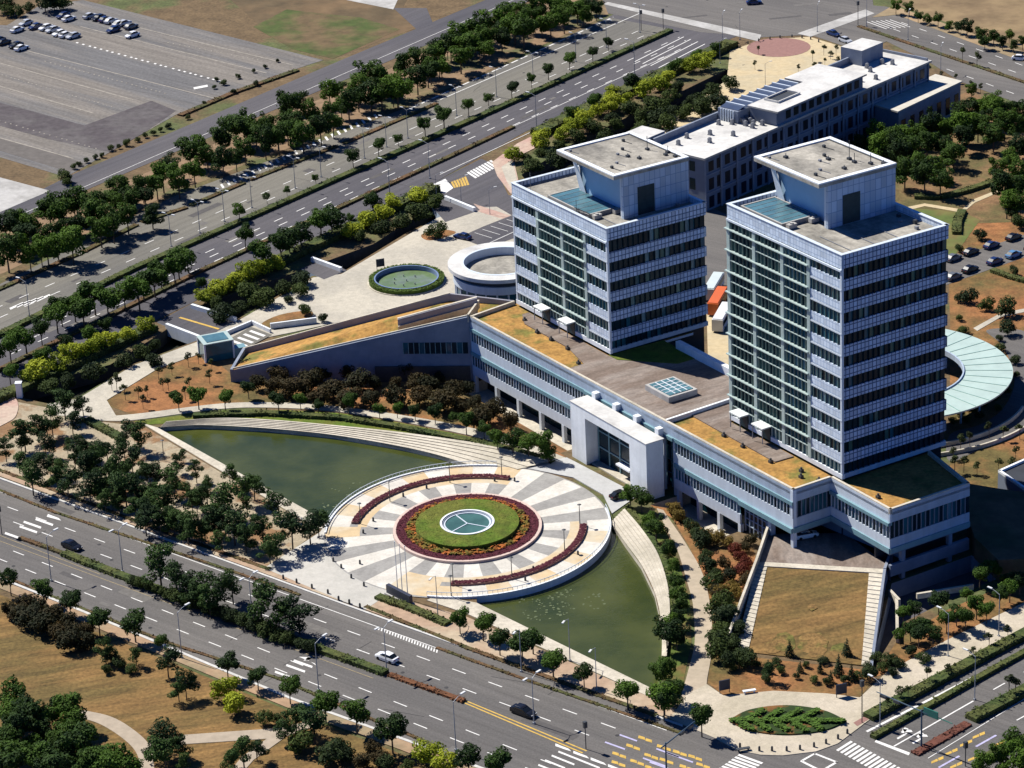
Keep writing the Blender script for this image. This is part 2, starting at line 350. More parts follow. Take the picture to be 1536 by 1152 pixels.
for u0, u1 in MOATS:      # ground falling to the light well in front of the podium
    b = MB()
    def q_(u, d, z): return tuple(L2W(u, FUV(u) + d, z))
    b.poly([q_(u0, -6, 0), q_(u1, -6, 0), q_(u1, -1.6, -2.3), q_(u0, -1.6, -2.3)], 0); b.poly([q_(u0, -1.6, -2.3), q_(u1, -1.6, -2.3), q_(u1, 4, -2.3), q_(u0, 4, -2.3)], 1)
    for u in (u0, u1): b.poly([q_(u, -6, 0), q_(u, -1.6, -2.3), q_(u, 4, -2.3), q_(u, 4, 0)], 1)
    tag(b.build('bank_slope', [SOIL, STONE]), kind='structure')
# ------------------------------------------------------------------ soil, lawns, fields
sheet('dry_lawn', [(-90, 860), (0, 892), (113, 935), (280, 1003), (433, 1066), (612, 1135), (760, 1200), (-90, 1220)], 0.03, LAWN_DRY)
sheet('soil', [(150, 604), (236, 548), (300, 520), (345, 560), (520, 560), (640, 572), (672.0, 583.4), (841.2, 680.9), (850, 686), (780, 664), (700, 640), (600, 624), (512, 612), (430, 606), (333, 607), (200, 622)], 0.03, SOIL)
sheet('soil', [(1000, 762), (974.5, 757.7), (1068.6, 811.9), (1130, 822), (1136, 850), (1090, 955), (1122, 985), (1300, 1005), (1318, 1010), (1290, 1046), (1160, 1036), (1085, 1043), (1062, 1024), (1069, 925), (1056, 863), (1032, 817)], 0.03, SOIL)
sheet('soil', [(1310, 1016), (1345, 962), (1420, 915), (1545, 862), (1560, 900), (1420, 962), (1330, 1010)], 0.03, SOIL)
sheet('soil', [(1420, 330), (1560, 270), (1620, 480), (1600, 760), (1460, 790), (1425, 700), (1425, 480)], 0.02, SOIL)
sheet('soil', [(1316, 196), (1450, 138), (1620, 190), (1640, 330), (1420, 336), (1356, 318), (1300, 250)], 0.036, mat('garden_soil', (0.20, 0.115, 0.055), 0.98, 0.35, 0.3, (0.10, 0.085, 0.032), 0.06, 0.42, 0.6, fine=(2, .25)))
sheet('soil', [(632, 352), (655, 344), (684, 348), (660, 358), (640, 360)], 0.17, SOIL, smooth=4)
sheet('soil', [(392, 486), (420, 472), (462, 466), (468, 474), (440, 488), (410, 494)], 0.17, SOIL, smooth=4)
sheet('pavement', [(1280, 1084), (1332, 1054), (1400, 1018), (1404, 1021), (1336, 1059), (1286, 1089)], 0.18, PAVE_R)
sheet('green_grass', [(1360, 312), (1440, 316), (1470, 330), (1440, 372), (1420, 400), (1360, 345)], 0.05, mat('patchy_grass', (0.16, 0.13, 0.045), 0.98, 0.25, 0.4, (0.09, 0.12, 0.03), 0.1))
sheet('lawn', [(200, 632), (333, 616), (430, 615), (512, 620), (600, 634), (680, 650), (760, 668), (770, 676), (700, 666), (600, 652), (500, 641), (400, 632.5), (330, 631), (250, 635), (222, 637)], 0.06, GRASS)
sheet('lawn', [(940, 765), (985, 772), (1000, 800), (1012, 830), (1026, 868), (1033, 895), (1036, 913), (1037, 963), (1029, 1003), (1022, 1040), (1000, 1052), (995, 1000), (1010, 940), (1004, 882), (990, 836), (967, 801)], 0.05, mat('strip_grass', (0.08, 0.115, 0.02), 0.98, 0.3, 0.5, (0.15, 0.10, 0.035), 0.12, 0.5, 0.6))
sheet('grove_ground', [(-80, 606), (0, 598), (75, 612), (130, 630), (216, 640), (478, 796), (405, 850), (300, 826), (0, 706), (-80, 676)], 0.03,
      mat('grove_sand', (0.33, 0.275, 0.19), 0.95, 0.2, 0.4, (0.22, 0.125, 0.06), 0.09, 0.5, 0.58, fine=(2, 0.2)))
sheet('tree_belt_soil', [(-120, 405), (0, 352), (512, 135), (800, 8), (900, -30), (930, 5), (912, 22), (679, 130), (532, 184), (257, 290), (0, 412), (-120, 465)], 0.02, mat('belt_soil', (0.22, 0.145, 0.085), 0.97, 0.25, 0.4, (0.10, 0.10, 0.04), 0.06, 0.5, 0.6))
sheet('bare_field', [(300, -40), (640, -60), (600, 20), (640, 36), (500, 88), (420, 64)], 0.02, mat('bare_field', (0.15, 0.098, 0.05), 0.98, 0.25, 0.15, (0.10, 0.072, 0.038), 0.05, .4, .6))
sheet('green_field', [(380, 40), (430, 14), (480, 20), (540, 26), (600, 44), (500, 88), (440, 74)], 0.04, mat('green_field', (0.13, 0.09, 0.045), 0.98, 0.3, 0.25, (0.06, 0.085, 0.02), 0.07, 0.40, 0.60))
sheet('dry_hill', [(1330, -40), (1620, -60), (1620, 78), (1545, 76), (1340, 6)], 0.02, mat('dry_hill', (0.24, 0.17, 0.09), 0.98, 0.22, 0.12, (0.16, 0.11, 0.06), 0.05))

# ------------------------------------------------------------------ roads
lot = sheet('parking_lot', [(125, 0), (485, 90), (442, 104), (264, 172), (105, 262), (88, 262), (-100, 206), (-100, 32), (10, 38), (60, 8)], 0.05, LOT)
sheet('parking_lot_patch', [(-60, 138), (0, 154), (127, 188), (227, 151), (264, 166), (215, 200), (165, 228), (70, 208), (-60, 172)], 0.07, mat('new_asphalt', (0.075, 0.064, 0.068), 0.95, 0.25, 0.5, (0.10, 0.09, 0.09), 0.08))
sheet('parking_lot_patch', [(-60, 196), (0, 206), (100, 236), (130, 246), (104, 258), (0, 226), (-60, 210)], 0.07, mat('old_asphalt', (0.12, 0.108, 0.098), 0.95, 0.18, 0.5))
sheet('side_street', [(-160, 392), (0, 316), (103, 264), (512, 90), (752, -10), (900, -74), (960, -66), (802, -2), (512, 122), (150, 276), (0, 340), (-160, 412)], 0.05, ASPH_D)
sheet('side_street', [(590, 12), (640, 12), (650, 36), (625, 44)], 0.06, ASPH_D)
sheet('concrete_pad', [(-60, 250), (75, 286), (0, 318), (-60, 345)], 0.06, CONC)
sheet('concrete_pad', [(500, -40), (610, -30), (590, 14), (520, 0)], 0.05, CONC)
BL = [(-160, 672), (0, 594), (235, 480), (290, 453), (645, 277), (789, 197), (1024, 90), (1110, 52)]
sheet('boulevard', [(-160, 500), (0, 426), (257, 296), (512, 200), (679, 134), (912, 26), (1000, -20), (1130, 30)] + BL[::-1], 0.05, ASPH_D)
sheet('boulevard_lanes', [(-160, 500), (0, 426), (257, 296), (512, 200), (679, 134), (912, 26), (1008, 44), (745, 163), (512, 263), (267, 372), (0, 497), (-160, 572)], 0.06, ASPH_L)
sheet('junction', [(880, -60), (1300, -80), (1310, 8), (1330, 10), (1560, 90), (1620, 112), (1620, 190), (1440, 122), (1392, 92), (1330, 62), (1293, 78), (1215, 52), (1140, 56), (1050, 48), (912, 20)], 0.07, ASPH)
FRONT = [(-160, 656), (0, 717), (512, 905), (1024, 1088), (1080, 1108), (1106, 1125), (1141, 1132), (1174, 1133), (1224, 1127), (1257, 1115), (1290, 1090), (1310, 1075), (1560, 950), (1760, 845), (1900, 950), (1480, 1180), (1500, 1300), (1000, 1300), (612, 1110), (433, 1045), (280, 981), (113, 911), (0, 866), (-160, 806)]
front = sheet('front_road', FRONT, 0.05, ASPH)
sheet('yard', [(1040, 300), (1110, 330), (1110, 430), (1060, 470), (1000, 420)], 0.05, ASPH)
sheet('car_park_lane', [(1380, 402), (1423, 390), (1536, 352), (1640, 318), (1640, 350), (1536, 386), (1423, 426), (1380, 440)], 0.06, ASPH)
sheet('ring_road', [(1425, 652), (1470, 637), (1505, 612), (1522, 570), (1505, 520), (1480, 495), (1545, 500), (1600, 560), (1580, 620), (1480, 668), (1425, 692)], 0.06, ASPH, smooth=5)
sheet('driveway', [(640, 279), (722, 238), (740, 246), (762, 292), (780, 298), (780, 326), (700, 306), (664, 292)], 0.08, ASPH_D)
sheet('small_car_park', [(688, 356), (724, 340), (780, 318), (790, 350), (730, 372)], 0.165, ASPH_D)
# ------------------------------------------------------------------ paved areas with kerbs
sheet('pavement', [(70, 606), (117, 598), (200, 548), (300, 511), (357, 481), (470, 416), (512, 411), (655, 327), (700, 312), (745, 310), (780, 330), (780, 455), (675, 442), (512, 482), (440, 498), (330, 520), (238, 552), (160, 600), (175, 625), (150, 630), (80, 622)], 0.13, PAVE)
sheet('path', crom([(120, 604), (150, 622), (200, 621), (333, 605), (430, 604), (512, 610), (600, 622), (700, 640), (790, 664), (862, 692)], 6) + crom([(862, 702), (790, 675), (700, 652), (600, 632), (512, 618), (430, 612), (333, 613), (200, 630), (140, 630)], 6), 0.12, PAVE)
sheet('pond_edge', [(212, 634), (236, 641), (489, 781), (486, 792), (474, 792)], 0.14, STONE)
sheet('pond_edge', [(655, 893), (715, 904), (985, 1036), (1003, 1040), (996, 1056), (985, 1050), (700, 920), (640, 900)], 0.14, STONE)
sheet('path', crom([(985, 762), (1003, 800), (1017, 827), (1030, 870), (1037, 895), (1040, 913), (1042, 963), (1033, 1003), (1020, 1050)], 6) + crom([(1065, 1050), (1060, 1025), (1067, 980), (1067, 922), (1055, 863), (1030, 817), (1003, 777), (995, 765)], 6), 0.12, mat('path_tan', (0.42, 0.345, 0.255), 0.92, 0.12, 0.7, (0.36, 0.30, 0.22), 0.1))
sheet('pavement', [(1005, 1078), (1030, 1042), (1060, 1026), (1085, 1043), (1160, 1036), (1240, 1040), (1290, 1046), (1330, 1008), (1420, 960), (1560, 892), (1700, 822), (1760, 846), (1560, 948), (1310, 1075), (1290, 1090), (1257, 1115), (1224, 1127), (1174, 1133), (1141, 1132), (1106, 1125), (1075, 1108)], 0.158, mat('paving_corner', (0.47, 0.41, 0.32), 0.9, 0.12, 0.8, (0.40, 0.35, 0.26), 0.08, 0.4, 0.6, fine=(4, 0.12)))
sheet('pavement', [(-160, 654), (0, 714), (400, 861), (512, 902), (520, 897), (405, 850), (0, 702), (-160, 642)], 0.15, mat('paving_rust', (0.36, 0.25, 0.17), 0.92, 0.18, 0.6, (0.42, 0.34, 0.24), 0.08))
sheet('pavement', [(545, 913), (1024, 1085), (1045, 1080), (1000, 1056), (985, 1050), (700, 925), (600, 898), (575, 893)], 0.15, MATS['paving_rust'])
sheet('kerb', [(-160, 655), (0, 715.5), (512, 903), (1024, 1086.5), (1024, 1089), (512, 905.5), (0, 718), (-160, 658)], 0.2, mat('kerb_stone', (0.52, 0.51, 0.48), 0.9, 0.15, 1.0))
sheet('kerb', [(113, 910), (280, 980), (433, 1044), (612, 1109), (760, 1164), (760, 1168), (612, 1112.5), (433, 1047.5), (280, 983.5), (113, 913.5), (-60, 844), (-60, 841)], 0.2, MATS['kerb_stone'])
sheet('pavement', [(-60, 846), (113, 914), (280, 984), (433, 1048), (612, 1113), (760, 1168), (740, 1178), (600, 1124), (433, 1062), (280, 998), (113, 928), (-60, 858)], 0.16, mat('paving_clay', (0.33, 0.22, 0.135), 0.95, 0.2, 0.6, (0.25, 0.20, 0.12), 0.08))
sheet('path', crom([(118, 1064), (167, 1075), (205, 1098), (226, 1122), (232, 1160), (232, 1190)], 6) + crom([(212, 1190), (212, 1160), (205, 1130), (185, 1108), (150, 1086), (112, 1074)], 6), 0.1, mat('path_grey', (0.36, 0.30, 0.23), 0.95, 0.14, 0.6))
sheet('path', [(222, 1110), (277, 1102), (417, 1092), (470, 1080), (480, 1086), (430, 1104), (380, 1140), (350, 1175), (330, 1175), (362, 1136), (400, 1108), (277, 1116), (226, 1122)], 0.11, MATS['path_grey'])
sheet('path', [(1358, 311), (1387, 305), (1443, 314), (1460, 299), (1505, 281), (1506, 285), (1462, 304), (1444, 319), (1387, 309), (1360, 316)], 0.1, PAVE_Y)
sheet('path', [(1460, 492), (1500, 470), (1560, 458), (1560, 463), (1502, 475), (1466, 496)], 0.1, PAVE)
sheet('pavement', [(1000, 186), (1090, 120), (1095, 76), (1142, 60), (1214, 55), (1296, 80), (1270, 104), (1200, 125), (1120, 150), (1040, 196), (985, 215)], 0.13, PAVE_Y)
sheet('soil', [(1000, 212), (1046, 190), (1112, 146), (1150, 128), (1215, 108), (1262, 100), (1240, 118), (1130, 160), (1030, 208)], 0.16, MATS['belt_soil'])
rc = G(1168, 71, 0.15); b = MB(); b.ring((rc.x, rc.y), 0, 8.6, 0.0, 0.17, n=48); tag(b.build('red_paving_disc', PAVE_R), kind='structure')
sheet('pavement', [(905, 6), (912, 3), (1142, 52), (1138, 62)], 0.11, CONC)
sheet('pavement', [(1196, 50), (1298, 14), (1312, 20), (1216, 55)], 0.11, CONC)
sheet('pavement', [(738, 243), (776, 215), (796, 205), (802, 222), (770, 238), (778, 272), (792, 296), (766, 290), (746, 264)], 0.14, PAVE_P)
sheet('pavement', [(752, 250), (768, 240), (776, 272), (790, 294), (778, 296), (760, 272)], 0.16, PAVE)
sheet('pavement', [(676, 292), (700, 302), (780, 328), (780, 336), (720, 318), (680, 302)], 0.15, PAVE_P)
sheet('red_paving', [(-60, 590), (0, 586), (24, 598), (26, 618), (10, 634), (-60, 660)], 0.14, PAVE_P, smooth=4)
sheet('pavement', [(1060, 470), (1100, 480), (1100, 560), (1062, 540)], 0.1, PAVE_Y)
sheet('pavement', [(1308, 26), (1340, 8), (1560, 86), (1620, 108), (1620, 118), (1545, 96), (1345, 22)], 0.12, mat('verge_sand', (0.33, 0.23, 0.13), 0.95, 0.2, 0.3, (0.25, 0.19, 0.11), 0.05))

# ------------------------------------------------------------------ road paint (each road's paint is one sheet laid on it)
def line_pts(pA, pB): return G(*pA, 0).xy, G(*pB, 0).xy
def dashes(b, p, q, L, gap, w, z, m=0, start=0.0):
    p, q = Vector(p), Vector(q); d = q - p; n = d.length; d.normalize(); s = Vector((-d.y, d.x)) * w / 2
    t = start
    while t < n:
        e = min(t + L, n); a, c = p + d * t, p + d * e
        b.poly([(*(a - s), z), (*(c - s), z), (*(c + s), z), (*(a + s), z)], m); t += L + gap
def pl(b, px, z, m=0): b.tri_poly([(*PW([p], z)[0], z) for p in px], m)
b = MB()
lerp = lambda a, c, t: (a[0] + (c[0] - a[0]) * t, a[1] + (c[1] - a[1]) * t)
U0, U1 = (-160, 678), (1000, 1094)           # upper separator
MU0, MU1 = (-160, 728), (960, 1158)          # median
LS0, LS1 = (-160, 800), (700, 1150)          # lower separator
A_, B_ = line_pts((-120, 695), (990, 1092)); C_, D_ = line_pts((-120, 750), (880, 1128))
for k in (1, 2):
    for (p, q, r, s) in ((A_, B_, C_, D_),):
        dashes(b, p.lerp(r, k / 3), q.lerp(s, k / 3), 3.0, 5.0, 0.22, 0.075, 0, 1.5 * k)
E_, F_ = line_pts((-120, 752), (860, 1138)); H_, I_ = line_pts((-120, 812), (760, 1162))
for k in (1, 2): dashes(b, E_.lerp(H_, k / 3), F_.lerp(I_, k / 3), 3.0, 5.0, 0.22, 0.075, 0, 3.0 * k)
p, q = line_pts((0, 738), (1000, 1096)); dashes(b, p, q, 4000, 1, 0.18, 0.075)
p, q = line_pts((690, 1048), (880, 1127)); dashes(b, p, q, 400, 1, 0.3, 0.075, 1)
p, q = line_pts((683, 1049), (874, 1130)); dashes(b, p, q, 400, 1, 0.3, 0.075, 1)
p, q = line_pts((-100, 765), (150, 862)); dashes(b, p, q, 400, 1, 0.15, 0.075, 3)
p, q = line_pts((0, 812), (560, 1018)); dashes(b, p, q, 400, 1, 0.15, 0.075, 3)
# lay-by hatching and lane hatchings
for k in range(22):
    t = k / 21; x, y = 568 + 87 * t, 940 + 34 * t
    pl(b, [(x, y), (x + 2.0, y + .8), (x + 0.8, y + 5.4), (x - 1.2, y + 4.6)], 0.078)
for (x, y) in [(8, 798), (30, 788), (36, 781), (54, 777)]: pl(b, [(x, y), (x + 26, y + 9), (x + 25, y + 12), (x - 1, y + 3)], 0.078)
pl(b, [(72, 771), (88, 777), (92, 781), (70, 775)], 0.078)
for (x, y) in [(413, 1006), (430, 996), (441, 989)]: pl(b, [(x, y), (x + 28, y + 10), (x + 27, y + 13), (x - 1, y + 3)], 0.078)
pl(b, [(448, 985), (472, 995), (474, 998), (462, 990), (455, 991), (464, 984), (470, 986)], 0.078)
for (x, y) in [(833, 1115), (860, 1126), (886, 1136), (912, 1146)]: pl(b, [(x, y), (x + 20, y + 8), (x + 24, y + 12), (x + 14, y + 9), (x, y + 4)], 0.078)
for (x, y, L) in [(838, 1126, 62), (828, 1132, 34), (818, 1139, 30), (808, 1146, 30)]: pl(b, [(x, y), (x + L, y + .4 * L), (x + L - 1, y + .4 * L + 2.4), (x - 1, y + 2.4)], 0.078)
# yellow chevron pairs and lilac lines before the junction
for (x, y) in [(958, 1103), (940, 1115), (919, 1127), (986, 1116), (967, 1129), (946, 1138), (1010, 1124), (990, 1136), (968, 1147), (1033, 1131), (1020, 1146), (1045, 1143), (918, 1140), (1010, 1156)]:
    pl(b, [(x, y), (x + 9, y + 2.6), (x + 10, y + 7), (x - 1, y + 4)], 0.08, 1); pl(b, [(x + 11, y + 4), (x + 20, y + 7), (x + 20, y + 11), (x + 10, y + 8)], 0.08, 1)
for (x, y, L) in [(930, 1101, 26), (908, 1112, 30), (985, 1122, 34), (965, 1136, 34), (1000, 1128, 40), (975, 1142, 30)]: pl(b, [(x, y), (x + L, y + .36 * L), (x + L - 1, y + .36 * L + 2), (x - 1, y + 2)], 0.082, 2)
# zebra crossings of the junction
for k in range(8):
    t = k / 7; x, y = 1109 - 34 * t, 1131 + 24 * t
    pl(b, [(x, y), (x + 36, y + 13), (x + 33, y + 15.2), (x - 3, y + 2.2)], 0.08)
for k in range(17):
    t = k / 16; x, y = 1276 + 95 * t, 1111 + 52 * t
    pl(b, [(x, y), (x + 3.4, y + 1.9), (x - 18.6, y + 15.9), (x - 22, y + 14)], 0.08)
for px in ([(1202, 1140), (1222, 1129), (1224, 1130.5), (1204, 1142)], [(1222, 1129), (1258, 1143), (1255, 1144.5), (1221, 1131)], [(1202, 1140), (1234, 1156), (1231, 1158), (1200, 1142)], [(1258, 1143), (1234, 1157), (1232, 1155), (1254, 1142)]): pl(b, px, 0.08)
# side road
p, q = line_pts((1341, 1120), (1460, 1052)); dashes(b, p, q, 400, 1, 0.28, 0.08)
p, q = line_pts((1490, 1035), (1720, 905)); dashes(b, p, q, 3, 5, 0.25, 0.08)
pl(b, [(1314, 1110), (1365, 1129), (1363, 1133), (1312, 1113)], 0.08)
p, q = line_pts((1300, 1098), (1560, 965)); dashes(b, p, q, 12, 1.2, 0.5, 0.08)
p, q = line_pts((1392, 1138), (1600, 1010)); dashes(b, p, q, 400, 1, 0.15, 0.08)
p, q = line_pts((1408, 1152), (1495, 1103)); dashes(b, p, q, 5, 4, 0.4, 0.08, 2)
p, q = line_pts((1525, 1081), (1700, 985)); dashes(b, p, q, 3, 5, 0.25, 0.08)
for (x, y) in [(1345, 1105), (1368, 1112)]:
    pl(b, [(x, y + 2), (x + 14, y - 6), (x + 16, y - 4), (x + 2, y + 4)], 0.08); pl(b, [(x + 8, y - 12), (x + 22, y - 10), (x + 24, y - 7), (x + 12, y - 7)], 0.08); pl(b, [(x + 12, y - 14), (x + 18, y - 12), (x + 10, y - 5), (x + 6, y - 6)], 0.08)
for (x, y) in [(1459, 1105), (1440, 1117), (1418, 1130), (1489, 1118), (1397, 1142), (1425, 1150), (1452, 1139)]: pl(b, [(x, y), (x + 9, y - 4), (x + 10, y - .5), (x, y + 3.4)], 0.08, 1); pl(b, [(x + 10, y - 5), (x + 18, y - 8), (x + 18.5, y - 4), (x + 11, y - 1)], 0.08, 1)
b.build('road_markings', [PAINT, PAINT_Y, PAINT_B, mat('paint_tan', (0.30, 0.24, 0.14), 0.9, 0.25, 1.0)], front)
USED = []
def worn(name, pa, pb, pc, pd, n, seed, parent, z):
    """repairs, manholes and seams between two lines of a road"""
    r = random.Random(seed); b = MB(); A, B = line_pts(pa, pb); C_, D_ = line_pts(pc, pd); L = (B - A).length; d = (B - A).normalized(); w = Vector((-d.y, d.x))
    for k in range(n):
        t, q = r.random(), r.random(); p = A.lerp(B, t).lerp(C_.lerp(D_, t), q); l, h = r.uniform(1, 6), r.uniform(.4, 1.3); m = r.choice((0, 1, 1))
        if any((p - q2).length < l + l2 + 1 for q2, l2 in USED): continue
        USED.append((p, max(l, h)))
        if k % 3 == 0:
            b.poly([(p.x + .38 * math.cos(i * .785), p.y + .38 * math.sin(i * .785), z + .004) for i in range(8)], 2)
        else: b.poly([(*(p - d * l - w * h), z), (*(p + d * l - w * h), z), (*(p + d * l + w * h), z), (*(p - d * l + w * h), z)], m)
    for k in range(n // 2):
        t, q = r.random(), r.random(); p = A.lerp(B, t).lerp(C_.lerp(D_, t), q); s = w if r.random() < .6 else (w * .3 + d).normalized(); l = r.uniform(1, 4); c = Vector((-s.y, s.x)) * .06
        if any((p - q2).length < l + l2 + 1 for q2, l2 in USED): continue
        USED.append((p, l))
        b.poly([(*(p - s * l - c), z + .006), (*(p + s * l - c), z + .006), (*(p + s * l + c), z + .006), (*(p - s * l + c), z + .006)], 2)
    b.build(name, [mat('patch_dark', (0.085, 0.08, 0.078), 0.95, 0.2, 1.0), mat('patch_pale', (0.135, 0.127, 0.118), 0.95, 0.2, 1.0), mat('seam_tar', (0.045, 0.044, 0.046), 0.9, 0.2, 1.0)], parent)
worn('road_repairs', (-60, 705), (1010, 1098), (-60, 770), (900, 1128), 46, 3, front, 0.062); worn('road_repairs', (-60, 760), (880, 1128), (-60, 830), (700, 1150), 40, 4, front, 0.062)
worn('road_repairs', (-60, 470), (930, 30), (-60, 515), (990, 50), 36, 5, D.objects['boulevard_lanes'], 0.072)
worn('road_repairs', (-60, 540), (1010, 60), (-60, 585), (1060, 75), 40, 6, D.objects['boulevard'], 0.064)
worn('road_repairs', (930, 6), (1290, -30), (1060, 46), (1300, 20), 26, 7, D.objects['junction'], 0.082)

b = MB()      # boulevard paint
HM0, HM1 = (0, 503), (1000, 55)
def blvd(pa, pb, *a, **k): p, q = line_pts(pa, pb); dashes(b, p, q, *a, **k)
for t in (0.27, 0.5, 0.74):
    blvd(lerp((-40, 527), (-40, 568), t), lerp((1009, 50), (1048, 72), t), 3, 5, 0.28, 0.08, start=4 * t)
blvd((-40, 560), (1015, 78), 600, 1, 0.2, 0.082, start=150)
for t in (0.36, 0.68): blvd(lerp((-20, 450), (-20, 502), t), lerp((940, 42), (1000, 50), t), 3, 5, 0.25, 0.082, start=5 * t)
blvd((0, 440), (920, 26), 3, 1.4, 0.5, 0.082, start=150); blvd((660, 150), (965, 18), 400, 1, 0.3, 0.083)
for t in (0.2, 0.4, 0.6, 0.8): blvd(lerp((940, 90), (1000, 105), t), lerp((1015, 52), (1068, 70), t), 400, 1, 0.32, 0.083)
blvd((300, 452), (640, 286), 400, 1, 0.18, 0.08); blvd((660, 262), (1000, 104), 400, 1, 0.22, 0.08)
for k in range(26):      # bay hatching on the service lane
    t = k / 25; x, y = 330 + 230 * t, 277 - 105 * t
    pl(b, [(x, y), (x + 3, y - 1.3), (x + 7, y + 4), (x + 4, y + 5.4)], 0.083)
for k in range(5): pl(b, [(14 + 10 * k, 462 - 3 * k), (34 + 10 * k, 453 - 3 * k), (36 + 10 * k, 455 - 3 * k), (16 + 10 * k, 464.5 - 3 * k)], 0.085)
for k in range(7): pl(b, [(240 + 7 * k, 480 - 2.5 * k), (244 + 7 * k, 479 - 2.5 * k), (250 + 7 * k, 486 - 2.5 * k), (246 + 7 * k, 487.6 - 2.5 * k)], 0.09)
for k in range(9): pl(b, [(700 + 4.2 * k, 259 - 2.2 * k), (703 + 4.2 * k, 257.5 - 2.2 * k), (716 + 4.2 * k, 266 - 2.2 * k), (713 + 4.2 * k, 267.5 - 2.2 * k)], 0.1)
for k in range(6): pl(b, [(676 + 4 * k, 273 - 1.5 * k), (679 + 4 * k, 272 - 1.5 * k), (684 + 4 * k, 281 - .8 * k), (681 + 4 * k, 282 - .8 * k)], 0.1, 1)
pl(b, [(642, 280), (668, 268), (680, 282), (668, 290)], 0.098)
blvd((-60, 362), (830, -26), 400, 1, 0.18, 0.08); blvd((250, 248), (360, 200), 2, 30, 2.2, 0.08)
b.build('road_markings', [PAINT, PAINT_Y], D.objects['boulevard'])
b = MB()      # painted bays of the big lot
def lotrow(pa, pb, n, w, h, m=0, z=0.085):
    for k in range(n):
        x, y = lerp(pa, pb, (k + 0.3 * rnd.random()) / (n - 1)); pl(b, [(x, y), (x + w, y + w * .25), (x + w + h * .9, y + w * .25 - h * .3 - .6), (x + h * .9, y - h * .3 - .6)], z, m)
lotrow((112, 64), (335, 124), 26, 3.2, 2.2); lotrow((66, 92), (245, 140), 26, 2.2, 1.2, 1); lotrow((0, 112), (165, 160), 26, 2, 1.2, 1); lotrow((250, 64), (385, 90), 18, 2, 1.2, 1)
lotrow((-20, 176), (140, 222), 20, 2, 1.2, 1)
for pa, pb in (((-40, 56), (330, 150)), ((-40, 118), (140, 170)), ((120, 40), (400, 110)), ((-40, 196), (110, 238)), ((-40, 84), (200, 150)), ((160, 30), (440, 98))):
    p, q = line_pts(pa, pb); dashes(b, p, q, 400, 1, 0.5, 0.078, 1)
pl(b, [(290, 131), (311, 127), (312, 130), (291, 134)], 0.085)
b.build('bay_markings', [PAINT, mat('faded_paint', (0.27, 0.245, 0.21), 0.95, 0.3, 0.6)], lot)
b = MB()
for k in range(5):
    x, y = 712 + 12 * k, 350 - 5 * k; p, q = line_pts((x, y), (x + 26, y + 8)); dashes(b, p, q, 20, 1, 0.15, 0.18)
p, q = line_pts((722, 371), (790, 340)); dashes(b, p, q, 60, 1, 0.2, 0.18)
b.build('bay_markings', [PAINT], D.objects['small_car_park'])
b = MB()
p, q = line_pts((1352, 34), (1600, 122)); dashes(b, p, q, 3, 5, 0.25, 0.1); p, q = line_pts((1340, 44), (1600, 136)); dashes(b, p, q, 3, 5, 0.25, 0.1)
p, q = line_pts((1420, 104), (1600, 170)); dashes(b, p, q, 3, 5, 0.25, 0.1)
for k in range(6): p, q = line_pts((1300 + 7 * k, 33 - .6 * k), (1330 + 7 * k, 44 - .6 * k)); dashes(b, p, q, 60, 1, 0.3, 0.1)
b.build('road_markings', [PAINT], D.objects['junction'])
# ------------------------------------------------------------------ building pieces
def glazing(name, parent, pa, pb, z0, z1, pw=1.2, inset=0.3, mats=None, wts=None, frame=None, mw=0.14, rows=1, proud=0.02):
    """a run of separate panes with posts between them"""
    mats = mats or [GL_DK, GL_TEAL, GL_BLIND]; wts = wts or [6, 3, 0.4]; frame = frame or METAL_W
    b = MB(); pa, pb = Vector(pa[:2]), Vector(pb[:2]); L = (pb - pa).length; n = max(1, round(L / pw)); nm = len(mats)
    for k in range(n):
        p, q = pa.lerp(pb, k / n), pa.lerp(pb, (k + 1) / n)
        for r in range(rows):
            za, zb = z0 + (z1 - z0) * r / rows, z0 + (z1 - z0) * (r + 1) / rows
            d = (q - p).normalized(); nn = Vector((-d.y, d.x)) * (inset + rnd.uniform(-0.03, 0.03))
            b.poly([(*(p + nn), za), (*(q + nn), za), (*(q + nn), zb), (*(p + nn), zb)], rnd.choices(range(nm), wts)[0])
        if mw: 
            d = (pb - pa).normalized(); c = p
            b.beam(c - d * mw / 2, c + d * mw / 2, inset + proud, z0, z1, nm, (inset - proud) / 2)
    for r in range(1, rows): b.beam(pa, pb, inset, z0 + (z1 - z0) * r / rows - .06, z0 + (z1 - z0) * r / rows + .06, nm, inset / 2 + .01)
    return b.build(name, list(mats) + [frame], parent)
def wall(name, parent, pa, pb, z0, z1, m, w=0.4, side=0.2):
    b = MB(); b.beam(pa, pb, w, z0, z1, 0, side); return b.build(name, m, parent)

